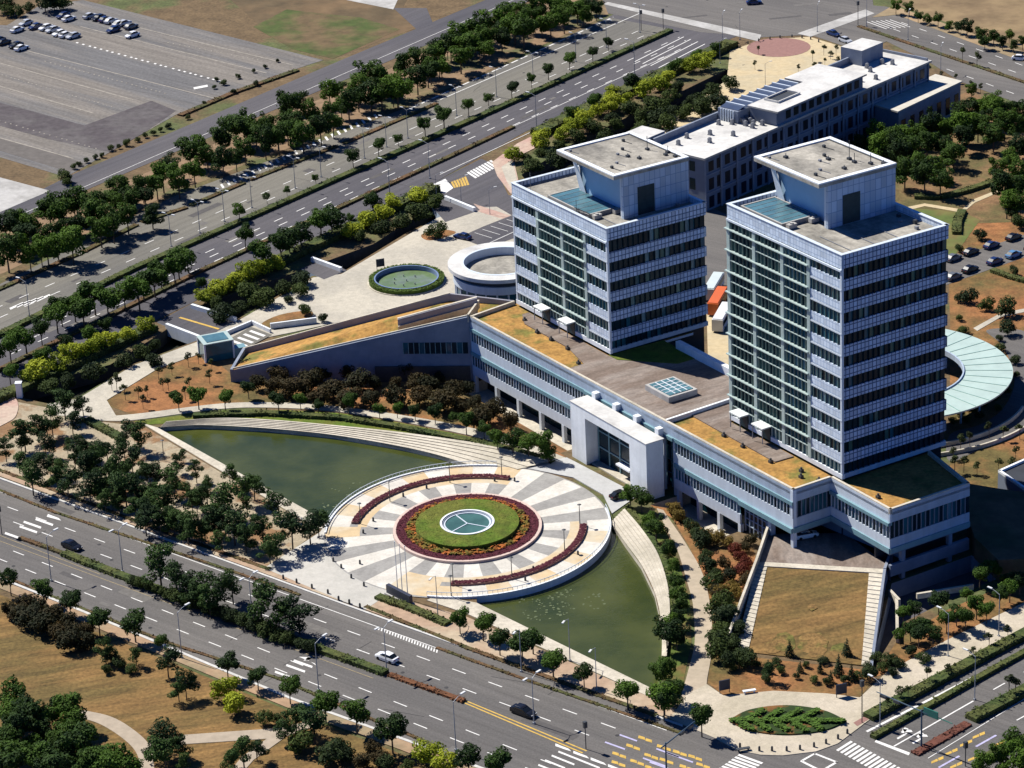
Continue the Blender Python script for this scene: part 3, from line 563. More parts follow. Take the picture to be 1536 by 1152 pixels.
# ================================================================== office towers
PANEL_U = grid_mat('panels_shade_tinted', (0.46, 0.58, 0.78), (0.03, 0.08, 0.19), 'YZ', 0.86, 1.04, 0.11)  # darker, bluer copy of the front panels, shade put into the colour
PANEL_V = grid_mat('panels_light_tinted', (0.70, 0.80, 0.92), (0.28, 0.38, 0.54), 'XZ', 0.86, 1.04, 0.05)  # same cladding made paler, sunlight put into the colour
PANEL_P = grid_mat('panels_penthouse', (0.45, 0.55, 0.68), (0.17, 0.26, 0.42), 'YZ', 1.25, 2.1, 0.07)
def tower(name, label, u0, u1, v1, ztop, tops, zones, pent, sky_r, antennas, z0=14.3):
    t = empty(name, O0, LROT, label, 'office tower', 'twin office towers')
    pitch = tops[1] - tops[2]; zr = ztop - 1.15
    b = MB(); b.box(u0 + .6, u1 - .6, .6, v1 - .6, 0.3, zr - .3); b.build('core', GL_DK, t)
    b = MB(); b.box(u0 + .5, u1 - .5, .5, v1 - .5, zr - .3, zr); b.build('roof', CONC_ROOF, t)
    # parapet
    b = MB(); zp = ztop - 2.55
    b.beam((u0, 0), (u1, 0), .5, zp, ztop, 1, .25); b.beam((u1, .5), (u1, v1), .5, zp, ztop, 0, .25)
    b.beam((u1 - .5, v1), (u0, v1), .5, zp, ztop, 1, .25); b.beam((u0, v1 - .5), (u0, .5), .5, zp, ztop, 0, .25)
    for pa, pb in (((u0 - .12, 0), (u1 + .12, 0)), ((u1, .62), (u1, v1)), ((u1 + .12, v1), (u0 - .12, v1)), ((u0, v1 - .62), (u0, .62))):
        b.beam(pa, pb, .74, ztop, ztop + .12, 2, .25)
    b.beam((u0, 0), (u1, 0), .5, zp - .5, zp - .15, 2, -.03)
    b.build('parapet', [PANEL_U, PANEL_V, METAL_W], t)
    L = u1 - u0
    def X(f): return u0 + L * f
    bounds = [zp] + tops[1:] if False else [zp]
    for i, T in enumerate(tops):
        lo = max(T - 2.08, z0)
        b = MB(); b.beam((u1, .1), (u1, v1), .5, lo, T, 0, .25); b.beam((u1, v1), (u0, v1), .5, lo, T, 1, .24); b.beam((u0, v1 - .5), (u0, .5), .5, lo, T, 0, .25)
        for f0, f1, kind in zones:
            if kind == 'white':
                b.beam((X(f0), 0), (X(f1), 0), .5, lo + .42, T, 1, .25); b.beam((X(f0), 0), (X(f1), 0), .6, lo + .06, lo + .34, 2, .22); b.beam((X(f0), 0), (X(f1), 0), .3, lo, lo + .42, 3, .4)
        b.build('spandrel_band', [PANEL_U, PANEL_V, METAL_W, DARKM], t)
        hi = zp if i == 0 else tops[i - 1] - 2.08
        glazing('window_band', t, (u1, .3), (u1, v1 - .2), T, hi, 1.2, .3, [GL_DK, GL_TEAL, GL_GREEN, GL_BLIND], [8, 1.2, 1.2, .35], GL_DK, .1)
        for f0, f1, kind in zones:
            if kind == 'white': glazing('window_band', t, (X(f0), 0), (X(f1), 0), T, hi, 1.15, .2, [GL_TEAL, GL_DK, GL_BLIND], [6, 3, .3], TEAL_F, .08)
            if kind in ('dark', 'green', 'blue'):
                mm, ww = {'dark': ([GL_DK, GL_GREEN], [9, 1]), 'green': ([GL_GREEN, GL_DK, GL_TEAL], [5, 3, 1]), 'blue': ([GL_TEAL, GL_DK, GL_BLIND], [6, 2, 1.6])}[kind]
                glazing('window_band', t, (X(f0), 0), (X(f1), 0), T, hi, 1.1, .32, mm, ww, TEAL_F, .07)
                glazing('spandrel_glass', t, (X(f0), 0), (X(f1), 0), lo, T, 1.1, .3, [GL_DK if kind == 'dark' else GL_GREEN if kind == 'green' else GL_TEAL], [1], TEAL_F, .06)
        f0 = min(z[0] for z in zones if z[2] != 'white'); f1 = max(z[1] for z in zones if z[2] != 'white')
        b = MB(); b.beam((X(f0) - (.5 if f0 < .01 else 0), 0), (X(f1), 0), .7, T - .08, T + .10, 0, -.1); b.beam((X(f0), 0), (X(f1), 0), .4, T - 1.98, T - 1.84, 0, .12); b.build('ledge', TEAL_P, t)
    lo = max(tops[-1] - 2.08, z0)
    glazing('window_band', t, (u1, .3), (u1, v1 - .2), z0 + .9, lo, 1.2, .35, [GL_DK, GL_TEAL], [9, 1], GL_DK, .12)
    glazing('window_band', t, (u0, 0), (u1, 0), z0 + .9, lo, 1.15, .3, [GL_TEAL, GL_DK, GL_GREEN], [5, 4, 2], TEAL_P, .1)
    b = MB(); b.beam((u0 - .15, 0), (u1 + .15, 0), .6, z0, z0 + .9, 0, .2); b.beam((u1, .6), (u1, v1), .55, z0, z0 + .9, 1, .26); b.build('plinth', [STONE_W, METAL_B], t)
    for f in sorted({z[0] for z in zones if z[2] != 'white'} | {z[1] for z in zones if z[2] != 'white'}):
        b = MB(); x = min(max(X(f), u0 + .3), u1 - .3); b.box(x - .45, x + .45, -.12, .5, z0 + .9, zp - .5); b.build('pilaster', TEAL_P, t)
    for x in (u1 - .42, u0 - .03): b = MB(); b.box(x, x + .46, -.04, .42, z0, zp); b.build('corner_post', METAL_W, t)
    # penthouse
    su0, su1, sv0, sv1, zs, wu0, wv0, wv1 = pent
    ph = MB(); ph.box(wu0, su1 - .25, wv0 + 1.8, wv1, zr, zs - .9, 0)          # recessed block
    P = ph.build('penthouse', mat('penthouse_front', (0.34, 0.50, 0.66), 0.5, 0.05, 0.4, src='Object'), t)
    b = MB(); b.beam((su1, wv0), (su1, wv1 + .3), .6, zr, zs - .35, 0, .3); b.build('panel_wall', PANEL_P, P)
    b = MB(); b.box(su1 - 1.1, su1 - .62, wv0 + .02, wv0 + 1.4, zr, zs - .9); b.build('pier', METAL_W, P)
    b = MB(); b.poly([(wu0 - .1, wv0 + 1.75, zr), (wu0 + 2.2, wv0 + 1.7, zr), (wu0 + .1, wv0 + .4, zs - .9), (wu0 - 1.2, wv0 + .4, zs - .9)]); b.box(wu0 - .35, wu0 + .1, wv0 + 1.6, wv1, zr, zs - .9); b.build('side_wall', STONE_W, P)
    b = MB(); yv = wv0 + (wv1 - wv0) * .22; b.box(su1 + .02, su1 + .08, yv, yv + (wv1 - wv0) * .26, zr + .1, zr + (zs - zr) * .62); b.build('door', mat('roller_door', (0.03, 0.045, 0.045), 0.6, 0.2, 1.0), P)
    b = MB(); b.box(su0, su1 + .12, sv0, sv1, zs - .9, zs - .25); 
    for a in ((su0, su1 + .12, sv0, sv0 + .9), (su0, su1 + .12, sv1 - .9, sv1), (su0, su0 + .9, sv0 + .9, sv1 - .9), (su1 - .78, su1 + .12, sv0 + .9, sv1 - .9)): b.box(*a, zs - .25, zs, 1)
    rs = b.build('roof_slab', [CONC_ROOF, STONE_W], P)
    b = MB()
    for a in ((su0 + .9, su1 - .78, sv0 + .9, sv0 + 1.15), (su0 + .9, su1 - .78, sv1 - 1.15, sv1 - .9)): b.box(*a, zs - .25, zs - .1)
    b.build('gutter', DARKM, rs)
    for (fx, fy, h) in antennas:
        x, y = su0 + (su1 - su0) * fx, sv0 + (sv1 - sv0) * fy; b = MB(); b.tube([(x, y, zs - .25), (x, y, zs + h)], .07, 5)
        b.box(x - .35, x + .35, y - .35, y + .35, zs - .25, zs + .15)
        if h > 2: b.tube([(x - .5, y, zs + h * .8), (x + .5, y, zs + h * .8)], .05, 4)
        b.build('mast', DARKM, P)
    b = MB()
    for k in range(3): y = 4.5 + k * 5.2; b.tube([(u1 - 12 + 2 * k, y, zr + .12), (u1 - 1.2, y, zr + .12), (u1 - 1.2, y + 1.2, zr + .12)], .07, 5)
    b.build('roof_pipe', GREYM, t)
    for k in range(5): x, y = u1 - 2 - 2.3 * k, v1 - 2.2 - (k % 2) * 1.5; b = MB(); b.box(x - .3, x + .3, y - .3, y + .3, zr, zr + .35 + .2 * (k % 3)); b.build('roof_vent', GREYM if k % 2 else DARKM, t)
    for k in range(6):
        x, y = su0 + 2 + (su1 - su0 - 4) * ((k * .37) % 1), sv0 + 2 + (sv1 - sv0 - 4) * ((k * .61) % 1); b = MB(); b.box(x - .25, x + .25, y - .25, y + .25, zs - .25, zs + .1 + .15 * (k % 2)); b.tube([(x, y, zs - .17), (x + 2.5, y + .4, zs - .17)], .06, 4); b.build('roof_vent', DARKM if k % 2 else GREYM, P)
    # glazed roof light
    a0, a1, c0, c1 = sky_r
    b = MB(); b.box(a0, a1, c0, c1, zr, ztop - .45, 0); S = b.build('roof_light', GREYM, t)
    b = MB(); b.box(a0 + .35, a1 - .35, c0 + .35, c1 - .35, ztop - .45, ztop - .38, 0)
    for k in range(1, 7): x = a0 + (a1 - a0) * k / 7; b.box(x - .04, x + .04, c0 + .35, c1 - .35, ztop - .38, ztop - .33, 1)
    b.build('glass', [GL_SKY, GREYM], S)
    b = MB()
    for a in ((a0, a1, c0, c0 + .3), (a0, a1, c1 - .3, c1), (a0, a0 + .3, c0 + .3, c1 - .3), (a1 - .3, a1, c0 + .3, c1 - .3)): b.box(*a, ztop - .45, ztop - .28)
    b.build('rim', CONC, S)
    for k in (0, 1):
        b = MB(); y = c0 + 1.4 + k * (c1 - c0 - 2.8); b.box(a1 + .5, a1 + 1.5, y - .9, y + .9, zr + .1, zr + .9); b.tube([(a1 + 1, y, zr + .9), (a1 + 1, y, zr + 1.1)], .35, 8); b.build('roof_unit', CONC if antennas[0][2] > 2.5 else GREYM, t)
    return t
RT_T = [52.39 - 4.142 * i for i in range(9)]
tw_r = tower('office_tower', 'taller tower with a wide bare concrete roof terrace beside its penthouse',
      -33.6, 0, 23.9, 57.05, RT_T, [(0, .24, 'dark'), (.24, .49, 'green'), (.49, .72, 'blue'), (.72, 1, 'white')],
      (-33.2, -14.1, 5.9, 23.4, 65.0, -30.8, 8.0, 23.0), (-32.0, -19.6, 1.9, 9.7), [(.62, .72, 3.4), (.72, .7, 1.6), (.5, .55, .5), (.8, .5, .5), (.85, .8, 1.8), (.93, .9, .6), (.2, .25, .6)])
LT_T = [35.5 - 4.142 * i for i in range(5)]
tw_l = tower('office_tower', 'shorter tower beside the round drum with white panels at both front ends',
      -107.9, -73.6, 23.7, 40.56, LT_T, [(0, .27, 'white'), (.27, .53, 'green'), (.53, .77, 'green'), (.77, 1, 'white')],
      (-98.6, -78.4, 5.2, 23.2, 49.0, -96.2, 7.4, 22.8), (-97.9, -83.2, 2.2, 9.9), [(.55, .8, 2.6), (.6, .5, .5), (.72, .56, .5), (.8, .85, .6), (.9, .9, .6), (.75, .92, 1.2)])
b = MB(); x, y = -86.5, 1.6
b.tube([(x, y, 39.4), (x, y, 42.6)], .05, 5); b.box(x - .5, x + .5, y - .5, y + .5, 39.4, 40.1); b.tube([(x + .9, y, 39.4), (x + .9, y, 41.2)], .05, 5); b.beam((x - 1, y + .2), (x + 3.5, y + .5), .12, 40.6, 40.72); b.beam((x - 1, y + .6), (x + 3.5, y + .9), .12, 40.3, 40.42)
b.build('gantry', DARKM, tw_l)
b = MB(); b.tube([(-104.5, 2.4, 39.4), (-104.5, 2.4, 43.2)], .05, 5); b.build('mast', GREYM, tw_l)
for tw, u0, L, z0, fs in ((tw_r, -33.6, 33.6, 14.3, (.13, .335)), (tw_l, -107.9, 34.3, 14.3, (.335, .60))):
    for f in fs:
        x = u0 + L * f; b = MB(); b.box(x - 1.7, x + 1.7, -2.3, -.13, z0 + 2.9, z0 + 3.15, 0)
        for dx in (-1.5, 1.5): b.tube([(x + dx, -2.1, z0), (x + dx, -2.1, z0 + 2.9)], .09, 6, 1)
        b.box(x - 1.3, x + 1.3, -.2, -.1, z0 + .05, z0 + 2.6, 2)
        b.build('entrance_canopy', [mat('canopy_white', (0.72, 0.76, 0.74), 0.5, 0.05), GREYM, GL_DK], tw)

# ================================================================== podium
pod = empty('podium_building', O0, LROT, 'long low podium with two rows of windows and a grassed roof carrying both towers', 'office building')
Q0, Q1, Q2, Q3, Q4 = (-107.8, -11.5), (-1.8, -9.6), (-1.85, -1.05), (15.05, -1.2), (15.1, 16.8)
REAR = [(0.3, 20), (-33.6, 20), (-33.6, 13), (-73.6, 13), (-73.6, 20), (-109, 20), (-109.3, 0)]
FP = [Q0, Q1, Q2, Q3, Q4] + REAR
ZR = 13.7
b = MB(); b.prism(FP, 13.2, ZR, 0, 1); b.build('roof', [ROOFGRASS, METAL_B], pod)
b = MB()
b.prism([(-103, -1.9), (-98.5, -4.2), (-82.5, -4.2), (-72.5, -6.6), (-73.6, -.3), (-103, -.3)], ZR, ZR + .22)
b.prism([(-73.5, -10.7), (-66, -10.6), (-40.2, -10.1), (-40.8, 12.7), (-73.4, 12.7)], ZR, ZR + .24)
b.prism([(-40.7, -4.2), (-33, -4.3), (-14, -4.4), (-13.8, -.3), (-33.5, -.3), (-33.7, 12.7), (-40.7, 12.7)], ZR, ZR + .22)
b.build('roof_deck', BROWN_DECK, pod)
b = MB(); b.prism([(-74, -.2), (-71, -.2), (-62, 8), (-62, 12.6), (-73.4, 12.6)], ZR + .24, ZR + .34); b.build('roof_lawn', GRASS, pod)
b = MB(); b.beam((-40.3, -10.0), (-40.9, 5.5), .5, ZR, ZR + .9); b.beam((-68.4, 12.6), (-33.9, 12.6), 1.1, ZR, ZR + 1.9); b.build('roof_kerb', STONE_W, pod)
def inset(i, d): return FP[i]
b = MB()
for k in range(4): b.beam(FP[k], FP[k + 1], .5, ZR - .3, 14.42, 0, .27)
b.beam(FP[4], FP[5], .5, ZR - .3, 14.42, 0, .27); b.beam(FP[-1], FP[0], .5, ZR - .3, 14.5, 0, .27)
b.build('parapet_cap', STONE, pod)
def lp(a, c, t): return (a[0] + (c[0] - a[0]) * t, a[1] + (c[1] - a[1]) * t)
def fu(u): return (u, Q0[1] + (Q1[1] - Q0[1]) * (u - Q0[0]) / (Q1[0] - Q0[0]))
UA, UB, UC = -66.5, -37.5, -17.5        # left of portal, right of portal, end of the lower storey
# upper walls
def upper(pa, pb, win=(8.9, 11.2), low=6.7):
    wall('upper_wall', pod, pa, pb, win[1] + .7, 14.2, METAL_B); wall('sunshade', pod, pa, pb, win[1], win[1] + .7, TEAL, .7, .1)
    glazing('window_band', pod, pa, pb, win[0], win[1], .95, .16, [GL_DK, GL_TEAL, GL_BLIND], [7, 3, .4], METAL_W, .11, proud=.03)
    wall('lower_wall', pod, pa, pb, low, win[0], METAL_W, .44, .2)
upper(Q0, fu(UA)); upper(fu(UB), Q1)
wall('upper_wall', pod, fu(UA), fu(UB), 11.9, 14.2, METAL_B); wall('sunshade', pod, fu(UA), fu(UB), 11.2, 11.9, TEAL, 1.0, 0.0)
glazing('hall_glass', pod, (UA, fu(UA)[1] + 1.6), (UB, fu(UB)[1] + 1.6), 0.1, 11.2, 1.6, .2, [GL_DK, GL_TEAL], [7, 2], TEAL, .16, rows=4)
for u in (UA + .2, UA + 3.6, UB - 3.6, UB - .2):
    b = MB(); b.box(u - .25, u + .25, fu(u)[1] - .02, fu(u)[1] + .5, 0, 11.2); b.build('column', METAL_W, pod)
def lower(pa, pb, wts):
    wall('sunshade', pod, pa, pb, 5.9, 6.7, TEAL, .7, .1)
    glazing('window_band', pod, pa, pb, 3.6, 5.9, .95, .16, [GL_DK, GL_TEAL, GL_BLIND], wts, METAL_W, .11, proud=.03)
    wall('lower_wall', pod, pa, pb, 1.5, 3.6, METAL_W, .44, .2)
lower(Q0, fu(UA), [7, 3, .3]); lower(fu(UB), fu(UC), [2, 4, 5])
wall('sunshade', pod, fu(UC), Q1, 5.75, 6.7, TEAL, 1.0, 0.0)
for us, ue, n in ((-107.2, UA - .5, 6), (UB + .8, UC - .2, 4)):
    for k in range(n):
        u = us + (ue - us) * k / (n - 1); b = MB(); b.box(u - .4, u + .4, fu(u)[1] - .05, fu(u)[1] + .7, -2.3, 1.5); b.build('column', METAL_W, pod)
    b = MB(); b.beam((us, fu(us)[1] + 3), (ue, fu(ue)[1] + 3), .3, -2.3, 1.5); b.build('recessed_wall', GL_DK, pod)
# projecting corner, return wall and the recessed right wing
b = MB(); b.box(Q1[0] - .75, Q1[0] + .02, Q1[1] - .05, Q1[1] + .75, 2.8, 14.1); b.build('corner_column', METAL_W, pod)
for pa, pb in ((Q1, Q2), (Q2, Q3), (Q3, Q4)):
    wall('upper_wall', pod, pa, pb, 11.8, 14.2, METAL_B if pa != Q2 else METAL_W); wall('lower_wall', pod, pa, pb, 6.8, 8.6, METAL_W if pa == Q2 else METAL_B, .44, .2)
    wall('sunshade', pod, pa, pb, 5.8, 6.8, TEAL, .7, .1)
    if pa == Q2: wall('sunshade', pod, pa, pb, 11.2, 11.8, TEAL, .9, 0)
    glazing('window_band', pod, pa, pb, 8.6, 11.8 if pa != Q2 else 11.2, 1.0, .16, [GL_DK, GL_TEAL, GL_BLIND], [5, 4, .5 if pa != Q2 else 3], METAL_W if pa == Q2 else WALLB, .13, proud=.04)
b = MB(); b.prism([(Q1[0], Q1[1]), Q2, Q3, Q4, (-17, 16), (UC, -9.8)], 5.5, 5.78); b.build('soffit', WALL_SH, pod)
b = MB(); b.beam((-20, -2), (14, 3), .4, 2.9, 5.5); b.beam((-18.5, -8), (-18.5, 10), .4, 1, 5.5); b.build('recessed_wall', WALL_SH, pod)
glazing('stair_glass', pod, (UC + .5, fu(UC)[1] + .8), (-9.5, fu(-9.5)[1] + .8), 0.2, 5.6, 1.3, .2, [GL_DK, GL_TEAL], [8, 1], METAL_B, .16, rows=4)
b = MB(); b.box(-9.3, -8.3, fu(-9)[1], fu(-9)[1] + 1, 0, 5.7); b.build('column', METAL_B, pod)
b = MB(); b.beam((15.1, -1.1), (15.15, 16.8), .6, 1.2, 3.4, 0, .3); b.beam((15.1, -1.1), (15.15, 16.8), .6, -3.2, -2.2, 0, .5)
for v in (1.5, 12.2): b.box(14.2, 15.0, v, v + .8, 3.4, 5.6, 0); b.box(14.2, 15.0, v, v + .8, -3.2, 1.2, 0)
b.beam((10, -.5), (10, 16.5), .4, -3.2, 5.5, 1); b.build('garage_wall', [WALLB, DARKM], pod)
# roof skylight
sk = MB(); sk.box(-55.3, -47.4, -4.4, 2.3, ZR + .24, 15.1); S = sk.build('skylight', CONC, pod)
b = MB(); b.box(-54.7, -48.0, -3.8, 1.7, 15.1, 15.22, 0)
for k in range(1, 5): x = -54.7 + 6.7 * k / 5; b.box(x - .07, x + .07, -3.8, 1.7, 15.22, 15.3, 1)
for k in range(1, 4): y = -3.8 + 5.5 * k / 4; b.box(-54.7, -48, y - .07, y + .07, 15.221, 15.301, 1)
b.build('glass', [GL_SKY, STONE_W], S)
for i, (u, v) in enumerate([(-100, -3.2), (-93, -4.7), (-88, -4.6), (-82, -4.6), (-74.5, -7.0), (-29, -4.9), (-23, -5), (-14.5, -5), (-8, -3), (-6, -4.6), (-2.8, -3), (9, 1)]):
    b = MB(); b.box(u - .35, u + .35, v - .35, v + .35, ZR, ZR + .5); b.tube([(u, v, ZR + .5), (u, v, ZR + .9)], .2, 6); b.build('roof_vent', DARKM, pod)

# ---- portal
por = empty('entrance_portal', L2W(-51, -14.3, 0), LROT, 'white granite gateway framing the glazed main entrance', 'portal')
p0 = (-51, -14.3)
def PB(name, m, *boxes):
    b = MB()
    for x0, x1, y0, y1, z0, z1 in boxes: b.box(x0 + 51, x1 + 51, y0 + 14.3, y1 + 14.3, z0, z1)
    return b.build(name, m, por)
UP0, UP1, VP0, VP1 = -64.2, -38.6, -15.9, -12.0
PB('left_pier', STONE_W, (UP0, UP0 + 5.0, VP0, VP1, 0, 11.7)); PB('right_pier', STONE_W, (UP1 - 5.6, UP1, VP0, VP1, 0, 11.7))
PB('lintel', STONE_W, (UP0 + 5.0, UP1 - 5.6, VP0, VP1, 9.8, 11.7)); PB('cap', ROOF_W, (UP0 - .1, UP1 + .1, VP0 - .1, VP1 + .2, 11.7, 11.85))
for u in (-62.2, -55.2, -48.2, -41.0): PB('bracket', STONE_W, (u - .6, u + .6, VP1 + .2, -10.6, 10.6, 13.0))
b = MB(); b.box(UP0 + 5.3 + 51, UP1 - 5.6 + 51, 1.2, 1.4, 0.1, 9.7, 0)
for k in range(5): x = UP0 + 56.4 + (UP1 - UP0 - 11.0) * k / 4; b.box(x - .12, x + .12, 1.0, 1.22, .1, 9.7, 1)
for z in (3.4, 6.8): b.box(UP0 + 56.3, UP1 + 45.4, 1.02, 1.2, z - .12, z + .12, 1)
b.build('entrance_glass', [GL_DK, TEAL], por)
PB('door_canopy', STONE_W, (-51.0, -46.5, -14.6, -13.2, 2.6, 2.95)); PB('base_plinth', STONE, (UP0 + 5.3, UP1 - 5.6, VP0 + 1, VP1 - .9, 0.0, .25))

# ---- sloping wing on the left
wing = empty('sloping_wing', L2W(*Q0, 0), 0, 'ramp roofed wing with dry grass roof sloping down to the soil bank', 'building wing')
wo = L2W(*Q0, 0)
def wp(P): return (P.x - wo.x, P.y - wo.y, P.z)
A0, A1 = L2W(-107.9, -11.4, 14.3), G(345, 556, 2.6); B1, B0 = G(364, 524, 2.6), G(675, 441, 14.3); B9 = L2W(-109.3, 0, 14.3)
b = MB(); dz_ = lambda q: Vector((0, 0, -q))
rf = [A1, A0 + dz_(.25), B9 + dz_(.9), B0 + dz_(1.5), B1 + dz_(1.2)]
b.tri_poly([wp(p) for p in rf], 0); b.build('roof', ROOFGRASS, wing)
def vwall(name, m, P, Q, zb=0.0, zup=0.0, w=.5, side=0.0):
    b = MB(); p, q = wp(P), wp(Q); b.beam(p, q, w, zb, (p[2] + zup, q[2] + zup), 0, side); return b.build(name, m, wing)
vwall('front_wall', WALLB, A1, A0, 0, -.05, .5, .25); vwall('front_coping', STONE, A1, A0, 0, .25, .3, .65)
vwall('end_wall', WALLB, B1, A1, 0, .3, .6, .3)
vwall('rear_wall', mat('grey_upstand', (0.24, 0.24, 0.28), 0.85, 0.1, 0.5), B0, B1, 0, 0, .5, -.3)
vwall('rear_coping', STONE, B0, B1, 0, .2, .3, -.3)
vwall('rear_wall', MATS['grey_upstand'], B9, B0, 0, 0, .5, -.3)
K0, K1 = G(597, 489, 10.6), G(716, 457, 14.2)
vwall('roof_upstand', MATS['grey_upstand'], K0, K1, 8, 1.5, .4, 0); vwall('upstand_coping', STONE, K0, K1, 8, .15, .3, -.5); vwall('upstand_coping', STONE, K0, K1, 9, 1.62, .6, .4)
K2, K3 = G(702, 475, 14.25), G(718, 453, 14.25); vwall('roof_kerb', STONE, K2, K3, 13, .5, .4)
p, q = wp(A1), wp(A0); pw0, pw1 = lp(p, q, .72), lp(p, q, .985)
glazing('window_band', wing, pw0, pw1, 6.1, 8.6, 1.1, -.06, [GL_DK, GL_TEAL], [4, 3], TEAL, .12, proud=.2)
b = MB(); b.beam(lp(p, q, .6), lp(p, q, .99), .3, 0, 3.4, 0, -.2); b.build('dark_wall_strip', DARKM, wing)  # flat dark strip on the wall face, standing in for a recess

# ---- round drum behind the wing
dc = G(752, 391, 16.0); drum = empty('round_pavilion', (dc.x, dc.y, 0), 0, 'round drum with a broad white ring roof next to the fountain pool', 'pavilion')
RO = 11.4
b = MB(); b.ring((0, 0), 8.6, RO, 15.2, 16.0, n=96); b.ring((0, 0), 8.6, RO - .7, 14.9, 15.2, n=96, mt=1); b.build('ring_roof', [ROOF_W, CONC], drum)
b = MB(); b.ring((0, 0), 8.0, 8.6, 12.8, 16.05, n=96); b.build('inner_parapet', METAL_W, drum)
b = MB(); b.ring((0, 0), 0, 8.1, 13.2, 14.3, n=64); b.build('roof', CONC_ROOF, drum)
b = MB(); b.ring((0, 0), 8.1, RO - 1.0, 12.2, 13.9, n=96); b.build('white_band', METAL_W, drum)
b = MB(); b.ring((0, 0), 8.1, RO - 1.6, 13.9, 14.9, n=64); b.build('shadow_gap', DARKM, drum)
b = MB(); b.ring((0, 0), 0, RO - 1.5, 0, 12.2, n=64); b.build('drum_glass', GL_TEAL, drum)
b = MB()
for k in range(26):
    a = 2 * math.pi * k / 26; x, y = (RO - 1.45) * math.cos(a), (RO - 1.45) * math.sin(a); b.tube([(x, y, 0), (x, y, 12.2)], .22, 6)
for z in (3, 6, 9): b.ring((0, 0), RO - 1.52, RO - 1.4, z - .15, z + .15, n=64)
b.build('posts', METAL_W, drum)

# ---- horseshoe glass canopy behind the right tower
cc = L2W(-50, 51, 0); hc = empty('ring_canopy', cc, LROT, 'curved pale green glass canopy over the drop-off loop', 'canopy')
R0_, R1_ = 15.0, 24.6
b = MB(); b.ring((0, 0), R0_, R1_, 4.9, 5.2, R(-70), R(135), 80, 0, 1); b.build('glass_roof', [GL_CANOPY, STONE], hc)
b = MB()
for k in range(23):
    a = R(-70 + 205 * k / 22); b.beam(((R0_ + .2) * math.cos(a), (R0_ + .2) * math.sin(a)), ((R1_ - .2) * math.cos(a), (R1_ - .2) * math.sin(a)), .16, 5.2, 5.27)
b.build('rib', mat('canopy_rib', (0.22, 0.36, 0.33), 0.5, 0.1), hc)
b = MB(); b.ring((0, 0), R0_ - .3, R0_, 4.4, 5.5, R(-70), R(135), 60); b.build('inner_rim', METAL_B, hc)
for k in range(12):
    a = R(-66 + 197 * k / 11); b = MB(); b.tube([(20 * math.cos(a), 20 * math.sin(a), 0), (20 * math.cos(a), 20 * math.sin(a), 4.9)], .22, 8); b.build('column', METAL_W, hc)
for (r0, r1, h, nm) in ((27.2, 27.6, .9, 'curved_wall'), (31.2, 31.6, .8, 'curved_wall')):
    b = MB(); b.ring((0, 0), r0, r1, 0, h, R(-62), R(35), 60); o = b.build('low_curved_wall', STONE); o.location = cc; o.rotation_euler = (0, 0, LROT)
    tag(o, 'low curved stone wall nearest the green canopy edge' if r0 < 28 else 'outer low curved stone wall along the ring road', 'wall')

# ================================================================== long white building at the back
ZB = 13.6; o_ = G(1056, 236, ZB); bo = Vector((o_.x, o_.y, 0))
back = empty('long_office_block', bo, 0, 'long three storey block with white roofs behind the twin towers', 'office building')
def bp(x, y, z): P = G(x, y, z); return (P.x - bo.x, P.y - bo.y)
F0, F1 = bp(1056, 236, ZB), bp(1392, 91, ZB)
ax = (Vector(F1) - Vector(F0)); LB = ax.length; ax.normalize(); nx = Vector((-ax.y, ax.x))
def bl(s, d): v = Vector(F0) + ax * s + nx * d; return (v.x, v.y)
WB = 15.5
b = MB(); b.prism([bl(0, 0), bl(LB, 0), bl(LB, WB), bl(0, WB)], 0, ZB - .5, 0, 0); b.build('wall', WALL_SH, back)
b = MB(); b.prism([bl(-.7, -.7), bl(LB + .7, -.7), bl(LB + .7, WB + .5), bl(-.7, WB + .5)], ZB - .5, ZB, 0, 1); b.build('roof', [ROOF_W, CONC], back)
b = MB(); b.beam(bl(0, WB), bl(LB, WB), .5, ZB, ZB + 1.6, 0, -.3); b.beam(bl(LB, 0), bl(LB, WB), .4, ZB, ZB + .7, 0, .2); b.build('parapet', WALLB, back)
def arched(name, sA, sB, d, z0, z1, n, parent=back):
    for k in range(n):
        b = MB(); s = sA + (sB - sA) * (k + .5) / n; w = (sB - sA) / n * .30
        b.beam(bl(s - w, d - .06), bl(s + w, d - .06), .06, z0, z1, 0); b.build(name, mat('dark_panes', (0.008, 0.014, 0.026), 0.3, 0.3, 0.5, spec=0.2), parent)  # plain dark window glass
arched('window', 1, LB - 1, 0, 9.6, 12.0, 29); arched('window', 1, LB - 1, 0, 5.0, 7.8, 29); arched('window', 1, LB - 1, 0, .6, 3.4, 29)
b = MB(); 
for z in (4.2, 8.7): b.beam(bl(0, -.12), bl(LB, -.12), .24, z, z + .35)
for k in range(16): s = LB * k / 15; b.beam(bl(max(s - .25, 0), -.2), bl(min(s + .25, LB), -.2), .38, 0, ZB - .5)
b.build('pilaster', WALLB, back)
for z0, z1, n in ((9.6, 12, 3), (5, 7.8, 3)):
    for k in range(n): d = 1.5 + (WB - 3) * (k + .5) / n; b = MB(); b.beam(bl(-.06, d - .8), bl(-.06, d + .8), .06, z0, z1); b.build('window', GL_DK, back)
